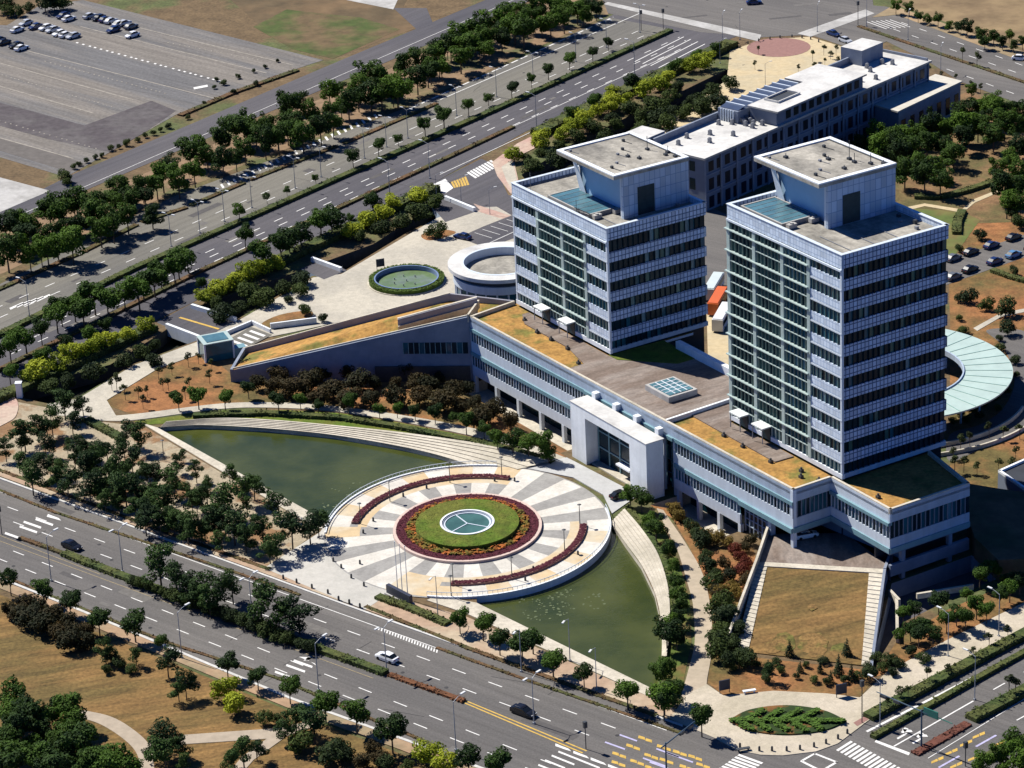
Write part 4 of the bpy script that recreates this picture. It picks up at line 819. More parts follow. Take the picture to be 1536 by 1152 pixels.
# raised middle part
sA, sB = 27.5, 62.0; ZC = 17.4
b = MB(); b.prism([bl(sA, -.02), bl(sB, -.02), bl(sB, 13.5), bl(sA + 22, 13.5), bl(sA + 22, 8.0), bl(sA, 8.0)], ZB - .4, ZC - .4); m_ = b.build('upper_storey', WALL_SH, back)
b = MB(); b.prism([bl(sA - .6, -.8), bl(sB + .6, -.8), bl(sB + .6, 14.0), bl(sA + 21.4, 14.0), bl(sA + 21.4, 8.3), bl(sA - .6, 8.3)], ZC - .4, ZC, 0, 1); b.build('roof', [ROOF_W, CONC], m_)
arched('window', sA + 3, sB - 1, -.02, 14.4, 16.4, 10, m_)
b = MB(); b.prism([bl(sA + 5, 3.2), bl(sA + 13, 3.2), bl(sA + 13, 7.2), bl(sA + 5, 7.2)], ZC, ZC + .06); b.build('roof_well', DARKM, m_)
b = MB()
for a in ((sA + 4.7, sA + 13.3, 3.0, 3.3), (sA + 4.7, sA + 13.3, 7.1, 7.4)): b.beam(bl(a[0], a[2] + .15), bl(a[1], a[2] + .15), .3, ZC, ZC + .5)
b.beam(bl(sA + 4.8, 3.3), bl(sA + 4.8, 7.1), .3, ZC, ZC + .5); b.beam(bl(sA + 13.2, 3.3), bl(sA + 13.2, 7.1), .3, ZC, ZC + .5); b.build('well_kerb', ROOF_W, m_)
# pergola of angled roof lights
b = MB(); b.prism([bl(sA - 4, 8.6), bl(sA + 21, 8.6), bl(sA + 21, 14.6), bl(sA - 4, 14.6)], ZB, ZB + 3.0); pg = b.build('lantern_block', WALLB, back)
b = MB()
for k in range(8):
    s = sA - 3.4 + 3.0 * k; P = [(*bl(s, 8.9), ZB + 3.1), (*bl(s + 2.3, 8.9), ZB + 3.5), (*bl(s + 2.3, 14.4), ZB + 3.5), (*bl(s, 14.4), ZB + 3.1)]
    b.poly(P, 0); b.beam(bl(s + 2.5, 8.8), bl(s + 2.5, 14.5), .4, ZB + 3.0, ZB + 3.75, 1)
b.build('roof_lights', [mat('slate_glass', (0.055, 0.075, 0.125), 0.25, 0.1, spec=0.6), METAL_W], pg)
b = MB()
for k in range(6): b.beam(bl(sA - 4.3, 9.8 + .75 * k), bl(sA - 4.05, 9.8 + .75 * k), .3, ZB, ZB + 3)
b.build('louvres', METAL_W, pg)
# stair heads
for (s, d, w, l, h, nm) in ((-1.5, 15.8, 7, 6.5, 15.6, 'stair_tower'), (LB - 13, 11.0, 6.5, 9, 17.6, 'stair_tower')):
    b = MB(); b.prism([bl(s, d), bl(s + l, d), bl(s + l, d + w), bl(s, d + w)], 0, h, 0, 1); b.build('stair_tower', [ROOF_W, WALLB], back)
# air-conditioning units
for (s, d) in [(3, 10.5), (8, 12), (8.5, 5.5), (13, 9), (15.5, 4), (20, 12), (22, 9.5), (24, 7.5), (25, 10), (24.5, 5), (25.6, 3.2), (26, 8.3), (23, 6.2), (24.2, 8.6), (25.3, 6.6), (22.6, 3.8), (66, 4), (69.5, 1.8), (66, 9), (LB - 14, 9), (LB - 9, 8), (LB - 8, 5.5), (LB - 16, 6.5)]:
    b = MB(); p = bl(s, d); q = bl(s + .9, d); b.beam(p, q, .9, ZB, ZB + .25); b.beam(bl(s + .1, d), bl(s + .8, d), .75, ZB + .3, ZB + 1.15); b.tube([(*bl(s + .45, d), ZB + 1.15), (*bl(s + .45, d), ZB + 1.3)], .3, 8); b.build('roof_unit', GREYM, back)
# low extension
ZE = 8.2
xt = [bp(1310, 155, ZE), bp(1348, 166, ZE), bp(1441, 122, ZE), bp(1402, 112, ZE)]
b = MB(); b.prism(xt, 0, ZE - .4, 0, 0); ex = b.build('extension', WALLB, back)
b = MB(); c_ = Vector((sum(p[0] for p in xt) / 4, sum(p[1] for p in xt) / 4))
b.prism([tuple(c_ + (Vector(p) - c_) * 1.04) for p in xt], ZE - .4, ZE, 0, 1); b.build('roof', [mat('roof_cream', (0.52, 0.49, 0.42), 0.85, 0.12, 0.5), CONC], ex)
for k in range(7): p, q = lp(xt[1], xt[2], (k + .3) / 7), lp(xt[1], xt[2], (k + .75) / 7); b = MB(); b.beam(p, q, .1, 1, 5.4, 0, -.04); b.build('window', GL_DK, ex)

# ================================================================== terrace with sloping lawn
ter = empty('sloping_lawn_terrace', G(1210, 920), 0, 'tilted dry lawn between a long wall and a white stair', 'terrace'); to = ter.location.copy()
def tp(P): return (P.x - to.x, P.y - to.y, P.z)
T0, T1 = G(1152, 845, 2.8), G(1304, 853, 2.8); T2, T3 = G(1292, 1000, .15), G(1122, 978, .15)
S1, S2 = G(1325, 855, 2.8), G(1306, 1002, .15); V0, V3 = G(1136, 843, 2.8), G(1104, 972, .15)
def lpv(a, c, t): return a + (c - a) * t
T2b, S2b = lpv(T1, T2, .985), S2
b = MB(); b.tri_poly([tp(p) for p in (T0, T3, T2b, T1)], 0); b.build('lawn', LAWN_DRY, ter)
def stair(name, a0, a1, c0, c1, n, m):
    b = MB()
    for k in range(n):
        p, q = lpv(a0, a1, k / n), lpv(c0, c1, k / n); p2, q2 = lpv(a0, a1, (k + 1) / n), lpv(c0, c1, (k + 1) / n)
        P = [tp(p), tp(p2), tp(q2), tp(q)]
        ar = sum(P[i][0] * P[(i + 1) % 4][1] - P[(i + 1) % 4][0] * P[i][1] for i in range(4))
        if ar < 0: P = P[::-1]
        b.prism([x[:2] for x in P], -.1, p.z + .05, 0, 1)
    return b.build(name, [m, CONC], ter)
stair('stair', T1, T2b, S1, S2b, 22, STONE); stair('side_steps', V0, V3, T0, T3, 22, STONE)
DK = [G(1140, 842, 2.8), G(1328, 858, 2.8), G(1334, 826, 2.8), L2W(14.6, -.6, 2.8), L2W(-1, 1.5, 2.8), L2W(-8.6, -8.9, 2.8), G(1150, 790, 2.8)]
b = MB(); b.prism([tp(p)[:2] for p in DK], -.2, 2.8, 0, 1); b.build('deck', [BROWN_DECK, WALLB], ter)
b = MB(); p0_, p1_ = G(1141, 846, 2.8), G(1326, 857, 2.8); b.beam(tp(p0_), tp(p1_), 1.6, 2.6, 2.86); b.build('deck_edge', STONE, ter)
def sl(s, t): p = lpv(lpv(T0, T1, s), lpv(T3, T2b, s), t); return tp(p + Vector((0, 0, .05)))
for (s0, s1, t0, t1) in ((.18, .42, .74, .97), (.40, .72, .70, .99), (.70, .9, .8, .98), (.1, .3, .86, .99), (.45, .55, .42, .5)):
    GP = MB(); n_ = 16; c0, c1, r0, r1 = (s0 + s1) / 2, (t0 + t1) / 2, (s1 - s0) / 2, (t1 - t0) / 2
    GP.tri_poly([sl(c0 + r0 * rnd.uniform(.75, 1.0) * math.cos(6.2832 * k / n_), min(c1 + r1 * rnd.uniform(.75, 1.0) * math.sin(6.2832 * k / n_), .995))[:2] + (sl(c0, c1)[2] * 0 + sl(c0 + r0 * math.cos(6.2832 * k / n_), min(c1 + r1 * math.sin(6.2832 * k / n_), .995))[2],) for k in range(n_)])
    if t0 < .7: GP.v = [(x, y, z + .02) for x, y, z in GP.v]
    elif s0 == .40 or s0 == .1: GP.v = [(x, y, z + .01) for x, y, z in GP.v]
    GP.build('green_patch', mat('lawn_green_patch', (0.105, 0.10, 0.024), 0.98, 0.38, 0.5, (0.185, 0.11, 0.038), 0.16, 0.40, 0.52, fine=(2, .3)), ter)
def twall(name, m, P, Q, zb, za, zq, w=.45): b = MB(); b.beam(tp(P), tp(Q), w, zb, (za, zq)); return b.build(name, m, ter)
twall('side_wall', STONE, G(1155, 790, 2.8), G(1136, 846, 2.8), -.2, 4.2, 4.2); twall('side_wall', STONE, G(1136, 846, 2.8), G(1092, 960, 1.2), -.2, 4.2, 2.2)
twall('right_wall', WALLB, G(1338, 826, 2.8), G(1327, 856, 2.8), -3.2, 3.3, 3.3, .5); twall('right_wall', WALLB, G(1327, 856, 2.8), G(1307, 1002, .15), -3.2, 3.2, .6, .5)

# court walls by the lawn
for i, (a, c, h, lab) in enumerate([((1345, 905), (1346, 965), 1.2, 'short white wall stub beside the sunken court'), ((1375, 898), (1460, 884), 1.0, 'long pale wall along the sunken court bank'), ((1335, 895), (1349, 910), 1.4, 'angled pale wall at the court corner')]):
    P, Q = G(*a), G(*c); b = MB(); b.beam(P, Q, .5, 0, h); o = b.build('retaining_wall', STONE, origin=(P.x, P.y, 0)); tag(o, lab, 'wall')
b = MB(); b.box(-2, 2, -1.1, 1.1, 0, 2.0); b.box(-2.2, 2.2, -1.3, 1.3, 2.0, 2.3, 1); P = G(1352, 886, -3.2)
o = b.build('garage_kiosk', [WALL_SH, STONE_W], origin=(0, 0, 0)); o.location = P; o.rotation_euler = (0, 0, 0.5); tag(o, 'small white topped kiosk in the sunken court', 'kiosk')
# flat dark roof at the right edge
b = MB(); xy = PW([(1497, 708), (1545, 741), (1620, 712), (1560, 680)], 4.5); b.prism(xy, 0, 4.3, 0); 
lowb = b.build('low_outbuilding', WALL_SH, origin=(xy[0][0], xy[0][1], 0)); tag(lowb, 'low outbuilding with dark flat roof and pale rim', 'outbuilding')
c_ = Vector((sum(p[0] for p in xy) / 4, sum(p[1] for p in xy) / 4)); b = MB(); b.prism(xy, 4.3, 4.45); b.build('roof', mat('dark_roofing', (0.035, 0.04, 0.05), 0.9, 0.2), lowb, None).location = (-xy[0][0], -xy[0][1], 0)
b = MB()
for k in range(4): b.beam(xy[k], xy[(k + 1) % 4], .5, 4.3, 4.9, 0, .25)
b.build('roof_rim', STONE_W, lowb).location = (-xy[0][0], -xy[0][1], 0)

# ---- bridges over the canal, glass cube, ramp
def bridge(lab, px, rails):
    P = G(*px[0]); br = empty('canal_bridge', (P.x, P.y, 0), 0, lab, 'bridge', 'bridges over the canal')
    b = MB(); b.prism([(x - P.x, y - P.y) for x, y in PW(px)], -1.6, .16, 0, 1); b.build('deck', [ASPH_D, METAL_B], br)
    for a, c in rails:
        A, C_ = G(*a), G(*c); b = MB(); b.beam((A.x - P.x, A.y - P.y), (C_.x - P.x, C_.y - P.y), .7, -1.7, 1.1); b.build('parapet', STONE_W, br)
bridge('wide driveway bridge with a yellow centre line near the glass cube', [(236, 484), (290, 455), (356, 480), (302, 512)], [((288, 463), (354, 483)), ((250, 492), (300, 511))])
bridge('footbridge by the round fountain plaza', [(452, 404), (482, 390), (520, 406), (486, 420)], [((468, 392), (512, 408))])
bridge('bridge carrying the tower driveway by the junction islands', [(640, 302), (690, 286), (720, 316), (668, 334)], [((668, 300), (712, 318))])
b = MB(); b.tri_poly([(*PW([p])[0], .2) for p in [(268, 478), (271, 476.5), (330, 494), (327, 495.5)]]); o = b.build('centre_line', PAINT_Y); tag(o, kind='structure')
P = G(325, 534); cube = empty('glass_kiosk', P, R(20), 'small glass cube entrance with teal roof near the canal bridge', 'kiosk')
b = MB(); b.box(-3.1, 3.1, -2.6, 2.6, 0, 4.0); b.build('glass_walls', GL_TEAL, cube)
b = MB(); b.box(-3.3, 3.3, -2.8, 2.8, 4.0, 4.2); b.box(-2.4, 2.4, -2.0, 2.0, 4.2, 4.3, 1); b.build('roof', [TEAL_P, GL_SKY], cube)
for x, y in ((-3.1, -2.6), (3.1, -2.6), (3.1, 2.6), (-3.1, 2.6)): b = MB(); b.box(x - .18, x + .18, y - .18, y + .18, 0, 4.0); b.build('post', METAL_W, cube)
b = MB(); b.box(3.3, 6.0, -2.4, -.2, 0, 1.9); b.build('annex', TEAL, cube)
sheet('ramp', [(338, 512), (376, 490), (408, 502), (366, 524)], 0.18, ASPH_L)
b = MB()
for k in range(4): x, y = 346 + 9 * k, 512 - 5 * k; pl(b, [(x, y), (x + 4, y - 2), (x + 26, y + 6), (x + 22, y + 8)], .2)
b.build('ramp_markings', PAINT, D.objects['ramp'])
for a, c, h, lab in (((340, 503), (378, 487), 1.0, 'low ramp wall beside the glass cube'), ((378, 487), (406, 500), 1.0, 'end wall of the striped ramp'), ((406, 494), (475, 485), 1.4, 'tapering pale wall joining the grass roof')):
    P, Q = G(*a), G(*c); b = MB(); b.beam(P, Q, .45, 0, h); tag(b.build('ramp_wall', STONE_W, origin=(P.x, P.y, 0)), lab, 'wall')
# ------------------------------------------------------------------ round plaza
def pang(x, y): P = G(x, y, .2); return math.atan2((P.y - PC.y) / PE, P.x - PC.x)
RP = 26.6
STW = mat('plaza_white', (0.60, 0.57, 0.51), 0.85, 0.10, 0.5, (0.53, 0.50, 0.44), 0.15, fine=(2.5, .10)); STG = mat('plaza_grey', (0.30, 0.29, 0.27), 0.88, 0.12, 0.5, (0.25, 0.24, 0.225), 0.15, fine=(2.5, .10)); STB = mat('plaza_beige', (0.53, 0.40, 0.235), 0.88, 0.12, 0.6, (0.52, 0.45, 0.33), 0.12)
b = MB(); b.ring((PC.x, PC.y), 0, RP, -1.3, .2, n=120, e=PE, mt=0, ms=1); plaza = tag(b.build('plaza', [STG, STONE_W]), kind='structure')
apron = sheet('plaza_apron', [(396, 852), (480, 798), (500, 770), (640, 800), (690, 900), (600, 893), (580, 893), (548, 914), (515, 902)], 0.17, mat('apron_stone', (0.46, 0.44, 0.395), 0.88, 0.08, 0.7, (0.41, 0.395, 0.355), 0.09, fine=(3, .06)))
sheet('plaza_apron', [(780, 700), (850, 686), (862, 692), (958, 742), (918, 770), (905, 742), (860, 716)], 0.17, mat('entrance_stone', (0.42, 0.42, 0.41), 0.88, 0.08, 0.7, fine=(3, .06)))
aL0, aL1 = pang(766, 716), pang(533, 786); aR0, aR1 = pang(676, 879), pang(878, 788)
if aL1 < aL0: aL1 += 2 * math.pi
if aR1 < aR0: aR1 += 2 * math.pi
def in_arc(a, a0, a1, pad=0.0):
    a = (a - a0 + pad) % (2 * math.pi); return a < (a1 - a0 + 2 * pad)
b = MB(); NS = 34
def sector(r0, r1, a0, a1, z, m, n=3):
    for k in range(n):
        p, q = a0 + (a1 - a0) * k / n, a0 + (a1 - a0) * (k + 1) / n
        b.poly([(*PLZ(r0, p), z), (*PLZ(r1, p), z), (*PLZ(r1, q), z), (*PLZ(r0, q), z)], m)
for k in range(NS):
    a0, a1 = 2 * math.pi * (k + .25) / NS, 2 * math.pi * (k + 1.25) / NS; am = (a0 + a1) / 2
    arc = in_arc(am, aL0, aL1) or in_arc(am, aR0, aR1)
    m = 0 if k % 2 else 1
    if arc:
        sector(13.9, 19.0, a0, a1, .204, m); sector(19.0, 20.7, a0, a1, .204, 2); sector(22.2, 26.3, a0, a1, .204, 2 if m else 0)
    else:
        sector(13.9, 26.3, a0, a1, .204, m); 
        if in_arc(am, aR0 - .5, aR0): sector(19, 26.4, a0, a1, .208, 2)
        if in_arc(am, aL1, aL1 + .22): sector(20, 26.4, a0, a1, .208, 2)
b.build('paving_pattern', [STW, STG, STB], plaza)
for nm, (a0, a1), lab in (('left', (aL0, aL1), 'curved bed of purple flowers on the water side facing the low sun lit podium wing'), ('right', (aR0, aR1), 'curved bed of purple flowers along the plaza rim above the lily pond')):
    pcx = PLZ(21.4, (a0 + a1) / 2); fb = empty('flower_bed', (pcx[0], pcx[1], .2), 0, lab, 'flower bed')
    b = MB(); b.ring((PC.x, PC.y), 20.75, 22.1, .2, .6, a0, a1, 60, e=PE); b.build('kerb', PAVE_R, fb, (pcx[0], pcx[1], .2))
    b = MB(); n = 90
    for k in range(n * 16):
        a, r = rnd.uniform(a0 + .004, a1 - .004), rnd.uniform(20.85, 22.0); x, y = PLZ(r, a); s = rnd.uniform(.12, .24); z = .6 + rnd.uniform(0, .14)
        t_ = rnd.uniform(0, 6.28); c_, s_ = math.cos(t_) * s, math.sin(t_) * s; tl = rnd.uniform(-.06, .06)
        b.poly([(x - c_, y - s_, z - tl), (x + s_, y - c_, z), (x + c_, y + s_, z + tl), (x - s_, y + c_, z)])
    b.build('flowers', FLOW_P, fb, (pcx[0], pcx[1], .2))
isl = empty('centre_flower_island', (PC.x, PC.y, .2), 0, 'round raised island of purple and orange flowers with a grass mound and glass well', 'flower island')
def iring(name, m, *a, **k): b = MB(); b.ring((0, 0), *a, n=96, e=PE, **k); return b.build(name, m, isl)
iring('rim', mat('pink_granite', (0.55, 0.42, 0.36), 0.8, 0.08, 0.8), 13.25, 13.8, 0, .5); iring('soil', SOIL, 5, 13.25, 0, .3)
def fluff(name, m, r0, r1, z, n, s0, s1, dz):
    b = MB()
    for k in range(n):
        a = rnd.uniform(0, 2 * math.pi); r = math.sqrt(rnd.uniform(r0 * r0, r1 * r1)); x, y = r * math.cos(a), r * PE * math.sin(a); s = rnd.uniform(s0, s1)
        t_ = rnd.uniform(0, 6.28); c_, s_ = math.cos(t_) * s, math.sin(t_) * s; tl = rnd.uniform(-.6, .6) * s; zz = z + rnd.uniform(0, dz)
        b.poly([(x - c_, y - s_, zz - tl), (x + s_, y - c_, zz), (x + c_, y + s_, zz + tl), (x - s_, y + c_, zz)])
    return b.build(name, m, isl)
iring('purple_bed', FLOW_P, 11.3, 13.25, .3, .5); fluff('purple_flowers', FLOW_P, 11.35, 13.2, .5, 2600, .10, .2, .1)
iring('orange_bed', FLOW_O, 9.6, 11.3, .3, .45); fluff('orange_flowers', FLOW_O, 9.5, 11.4, .45, 1300, .15, .38, .5)
iring('mound', GRASS, 5.0, 9.6, .3, 1.35); fluff('grass_tufts', GRASS, 5.2, 9.6, 1.33, 3600, .07, .15, .05)
iring('well_rim', STONE_W, 4.7, 5.05, .3, 1.46); iring('well_wall', WALLB, 4.4, 4.7, .3, 1.3)
b = MB(); b.ring((0, 0), 0, 4.4, .3, 1.05, n=64, e=PE); b.build('well_glass', GL_GREEN, isl)
b = MB()
for a in (R(120), R(334), R(227)): b.beam((0, 0), (4.4 * math.cos(a), 4.4 * PE * math.sin(a)), .2, 1.05, 1.15)
b.ring((0, 0), 4.1, 4.4, 1.0, 1.18, n=64, e=PE); b.build('well_beams', METAL_W, isl)
# rim railing, water side only
for i, (a0, a1, lab) in enumerate(((pang(745, 700), pang(494, 800), 'pale glass railing of the plaza along the longer pond'), (pang(640, 896), pang(916, 762), 'white railing of the plaza above the lily pond'))):
    if a1 < a0: a1 += 2 * math.pi
    rl = empty('railing', (*PLZ(26.3, (a0 + a1) / 2), .2), 0, lab, 'railing'); og = rl.location.copy()
    b = MB(); b.ring((PC.x, PC.y), 26.25, 26.6, .2, .45, a0, a1, 80, e=PE); b.build('kerb', STONE_W, rl, og)
    b = MB(); b.ring((PC.x, PC.y), 26.38, 26.46, 1.15, 1.25, a0, a1, 80, e=PE)
    b.build('handrail', METAL_W, rl, og)
    n = 60; b = MB(); b.tube([(0, 0, .25), (0, 0, 1.0)], .035, 4); bal = b.build('baluster', METAL_W, rl)
    for k in range(n + 1):
        x, y = PLZ(26.42, a0 + (a1 - a0) * k / n); o = bal if k == 0 else bal.copy()
        if k: COL.objects.link(o); o.parent = rl
        o.location = (x - og.x, y - og.y, 0)
# stepped stone banks
def steps(lab, outer, inner, n, ztop, zbot):
    P = G(*outer[len(outer) // 2]); st = empty('stone_terrace_steps', (P.x, P.y, 0), 0, lab, 'steps')
    o, i_ = [G(*p) for p in crom(outer, 6)], [G(*p) for p in crom(inner, 6)]; m = min(len(o), len(i_)); o, i_ = o[:m], i_[:m]
    b = MB()
    for s in range(n):
        z = ztop + (zbot - ztop) * s / (n - 1); t0, t1 = s / n, (s + 1) / n
        for k in range(m - 1):
            A, B, C_, D_ = o[k].lerp(i_[k], t0), o[k + 1].lerp(i_[k + 1], t0), o[k + 1].lerp(i_[k + 1], t1), o[k].lerp(i_[k], t1)
            q = [(v.x - P.x, v.y - P.y, z) for v in (A, D_, C_, B)]
            nrm = (q[1][0] - q[0][0]) * (q[2][1] - q[0][1]) - (q[1][1] - q[0][1]) * (q[2][0] - q[0][0])
            b.poly(q if nrm > 0 else q[::-1], 0)
            r = [(D_.x - P.x, D_.y - P.y, z), (C_.x - P.x, C_.y - P.y, z), (C_.x - P.x, C_.y - P.y, z - .45), (D_.x - P.x, D_.y - P.y, z - .45)]
            b.poly(r, 1)
    b.build('treads', [STONE, mat('step_riser', (0.34, 0.30, 0.24), 0.9, 0.1)], st)
    return st
steps('broad curved stone steps descending to the longer pond below the podium', [(250, 637), (330, 632), (400, 634), (500, 642.5), (600, 653), (700, 667), (770, 678), (838, 694)], [(240, 641), (300, 637.5), (400, 642.5), (500, 652.5), (600, 669.5), (660, 683.5), (712, 700), (745, 712)], 6, .75, .05)
steps('curved stone steps descending to the lily pond beside the tan path', [(937, 768), (964, 800), (987, 836), (1001, 880), (1005, 920), (1004, 955), (1000, 990)], [(916, 783), (938.5, 815), (962.5, 848), (982.5, 890), (991.5, 930), (993, 960), (992.5, 985)], 6, .75, .05)
# round fountain pool with its clipped hedge
fp = empty('fountain_pool', (FC.x, FC.y, 0), 0, 'round sunken pool ringed by a low clipped hedge beside the white drum', 'fountain')
b = MB(); b.ring((0, 0), 0, 7.0, 0, .2, n=64); b.build('pool_water', FOUNTW, fp)
b = MB(); b.ring((0, 0), 6.95, 7.25, 0, 1.25, n=64); b.build('pool_wall', mat('pool_tiles', (0.16, 0.22, 0.36), 0.5, 0.1), fp)
b = MB(); b.ring((0, 0), 7.25, 8.4, 0, 1.0, n=64); b.ring((0, 0), 8.4, 8.75, 0, .3, n=64, mt=1)
for k in range(1500):
    a, r = rnd.uniform(0, 6.283), rnd.uniform(7.2, 8.5); x, y = r * math.cos(a), r * math.sin(a); z = .98 + rnd.uniform(0, .25); s = rnd.uniform(.12, .24)
    t_ = rnd.uniform(0, 6.28); c_, s_ = math.cos(t_) * s, math.sin(t_) * s; tl = rnd.uniform(-.15, .15)
    b.poly([(x - c_, y - s_, z - tl), (x + s_, y - c_, z), (x + c_, y + s_, z + tl), (x - s_, y + c_, z)])
b.build('ring_hedge', [mat('bright_hedge', (0.06, 0.10, 0.013), 0.95, 0.4, 1.2), STONE], fp)
b = MB()
for k in range(7):
    a = k * .9; r = 0 if k == 0 else 3; b.tube([(r * math.cos(a), r * math.sin(a), .2), (r * math.cos(a), r * math.sin(a), .7)], .12, 6)
b.build('nozzles', GREYM, fp)
# leaf shaped bed on the street corner
lb = [(1093, 1082)] + crom([(1093, 1082), (1125, 1066), (1180, 1059.5), (1235, 1067), (1270, 1083)], 8)[1:] + crom([(1270, 1083), (1235, 1097), (1180, 1103), (1125, 1097), (1093, 1082)], 8)[1:-1]
P = G(1180, 1081); leaf = empty('leaf_flower_bed', (P.x, P.y, .15), 0, 'leaf shaped planting bed on the paved street corner', 'flower bed')
b = MB(); b.prism([(x - P.x, y - P.y) for x, y in PW(lb, .15)], 0, .25); b.build('soil', [mat('bed_soil', (0.022, 0.042, 0.010), 0.98, 0.3, 0.8, (0.15, 0.07, 0.02), 0.22, 0.52, 0.58)], leaf)
b = MB()
ribs = [((1095, 1082), (1268, 1083))] + [((1105 + 27 * k, 1082), (1128 + 27 * k, 1097)) for k in range(5)] + [((1118 + 27 * k, 1082), (1146 + 27 * k, 1066)) for k in range(4)]
for (a, c) in ribs:
    A, C_ = G(*a, .4), G(*c, .4); L = (C_ - A).length
    for k in range(int(L * 60)):
        t = rnd.random(); q = A.lerp(C_, t); w = .5; x, y = q.x + rnd.uniform(-w, w) - P.x, q.y + rnd.uniform(-w, w) - P.y; z = .25 + rnd.uniform(0, .55); s = rnd.uniform(.14, .3)
        if not inside((x + P.x, y + P.y), PW(lb, .4)): continue
        t_ = rnd.uniform(0, 6.28); c_, s_ = math.cos(t_) * s, math.sin(t_) * s; tl = rnd.uniform(-.5, .5) * s
        b.poly([(x - c_, y - s_, z - tl), (x + s_, y - c_, z), (x + c_, y + s_, z + tl), (x - s_, y + c_, z)])
b.build('plants', mat('bed_plants', (0.055, 0.11, 0.012), 0.95, 0.4, 1.0), leaf)
# ------------------------------------------------------------------ trees and shrubs
def leaf_mat(name, c1, c2, tr=0.25):
    m = D.materials.new(name); m.use_nodes = True; nt = m.node_tree; b = nt.nodes['Principled BSDF']
    b.inputs['Roughness'].default_value = 0.8; b.inputs['Specular IOR Level'].default_value = 0.25
    g = nt.nodes.new('ShaderNodeTexCoord'); n = nt.nodes.new('ShaderNodeTexNoise'); n.inputs['Scale'].default_value = 5.5; n.inputs['Detail'].default_value = 3
    nt.links.new(g.outputs['Object'], n.inputs['Vector'])
    oi = nt.nodes.new('ShaderNodeObjectInfo'); ad = nt.nodes.new('ShaderNodeMath'); ad.operation = 'MULTIPLY_ADD'; ad.inputs[1].default_value = 0.6; 
    nt.links.new(oi.outputs['Random'], ad.inputs[0]); nt.links.new(n.outputs['Fac'], ad.inputs[2])
    mr = nt.nodes.new('ShaderNodeMapRange'); mr.inputs['From Min'].default_value = 0.52; mr.inputs['From Max'].default_value = 1.05
    nt.links.new(ad.outputs[0], mr.inputs['Value'])
    mx = nt.nodes.new('ShaderNodeMix'); mx.data_type = 'RGBA'; mx.inputs['A'].default_value = (*c1, 1); mx.inputs['B'].default_value = (*c2, 1)
    nt.links.new(mr.outputs['Result'], mx.inputs['Factor']); nt.links.new(mx.outputs['Result'], b.inputs['Base Color'])
    t = nt.nodes.new('ShaderNodeBsdfTranslucent'); nt.links.new(mx.outputs['Result'], t.inputs['Color'])
    ms = nt.nodes.new('ShaderNodeMixShader'); ms.inputs['Fac'].default_value = tr
    nt.links.new(b.outputs[0], ms.inputs[1]); nt.links.new(t.outputs[0], ms.inputs[2])
    nt.links.new(ms.outputs[0], nt.nodes['Material Output'].inputs['Surface'])
    return m
LEAF = {
 'round': leaf_mat('leaf_green', (0.014, 0.036, 0.007), (0.065, 0.130, 0.011)),
 'belt': leaf_mat('leaf_belt', (0.012, 0.032, 0.006), (0.075, 0.145, 0.010)),
 'pine': leaf_mat('leaf_pine', (0.012, 0.032, 0.009), (0.045, 0.090, 0.015), 0.15),
 'lime': leaf_mat('leaf_lime', (0.20, 0.25, 0.012), (0.36, 0.40, 0.025)),
 'shrub': leaf_mat('leaf_shrub', (0.018, 0.034, 0.010), (0.060, 0.090, 0.016)),
 'autumn': leaf_mat('leaf_autumn', (0.016, 0.022, 0.007), (0.058, 0.040, 0.012)),
 'red': leaf_mat('leaf_red', (0.11, 0.020, 0.012), (0.19, 0.045, 0.018)),
 'gold': leaf_mat('leaf_gold', (0.14, 0.10, 0.018), (0.22, 0.15, 0.03)),
 'cone': leaf_mat('leaf_cone', (0.014, 0.030, 0.012), (0.035, 0.055, 0.018), 0.15),
 'young': leaf_mat('leaf_young', (0.030, 0.042, 0.014), (0.065, 0.085, 0.025)),
}
def crown_mesh(name, kind, clumps, nleaf, s0, s1, seed):
    r = random.Random(seed); b = MB(); tot = sum(c[1][0] * c[1][1] * c[1][2] for c in clumps) ** 1
    wts = [(c[1][0] * c[1][1] * c[1][2]) ** .75 for c in clumps]
    for k in range(nleaf):
        c, rad = r.choices(clumps, wts)[0]
        while True:
            v = Vector((r.uniform(-1, 1), r.uniform(-1, 1), r.uniform(-1, 1)))
            if 0.02 < v.length < 1: break
        rr = v.length ** .42 * (1.0 if r.random() < .8 else r.uniform(1.0, 1.35)); v = v.normalized() * rr
        p = Vector((c[0] + v.x * rad[0], c[1] + v.y * rad[1], c[2] + v.z * rad[2]))
        nrm = (v * .8 + Vector((0, 0, .45)) + Vector((r.gauss(0, .45), r.gauss(0, .45), r.gauss(0, .45)))).normalized()
        a = nrm.orthogonal().normalized(); q = nrm.cross(a); t = r.uniform(0, 6.28)
        a, q = a * math.cos(t) + q * math.sin(t), q * math.cos(t) - a * math.sin(t); s = r.uniform(s0, s1); w = s * r.uniform(.55, .9)
        b.poly([p - a * s, p - q * w + nrm * s * .15, p + a * s, p + q * w + nrm * s * .15])
    me = D.meshes.new(name); me.from_pydata(b.v, [], b.f); me.materials.append(LEAF[kind]); return me
def trunk_mesh(name, top, r0, limbs, seed):
    r = random.Random(seed); b = MB(); b.tube([(0, 0, 0), (r.uniform(-.01, .01), r.uniform(-.01, .01), top * .55), (r.uniform(-.02, .02), r.uniform(-.02, .02), top)], [r0, r0 * .75, r0 * .35], 6)
    for c in limbs: b.tube([(0, 0, top * .5), ((c[0]) * .45, c[1] * .45, (top * .5 + c[2]) / 2), tuple(c)], [r0 * .6, r0 * .4, r0 * .15], 5)
    me = D.meshes.new(name); me.from_pydata(b.v, [], b.f); me.materials.append(WOODY); return me
VAR = {}
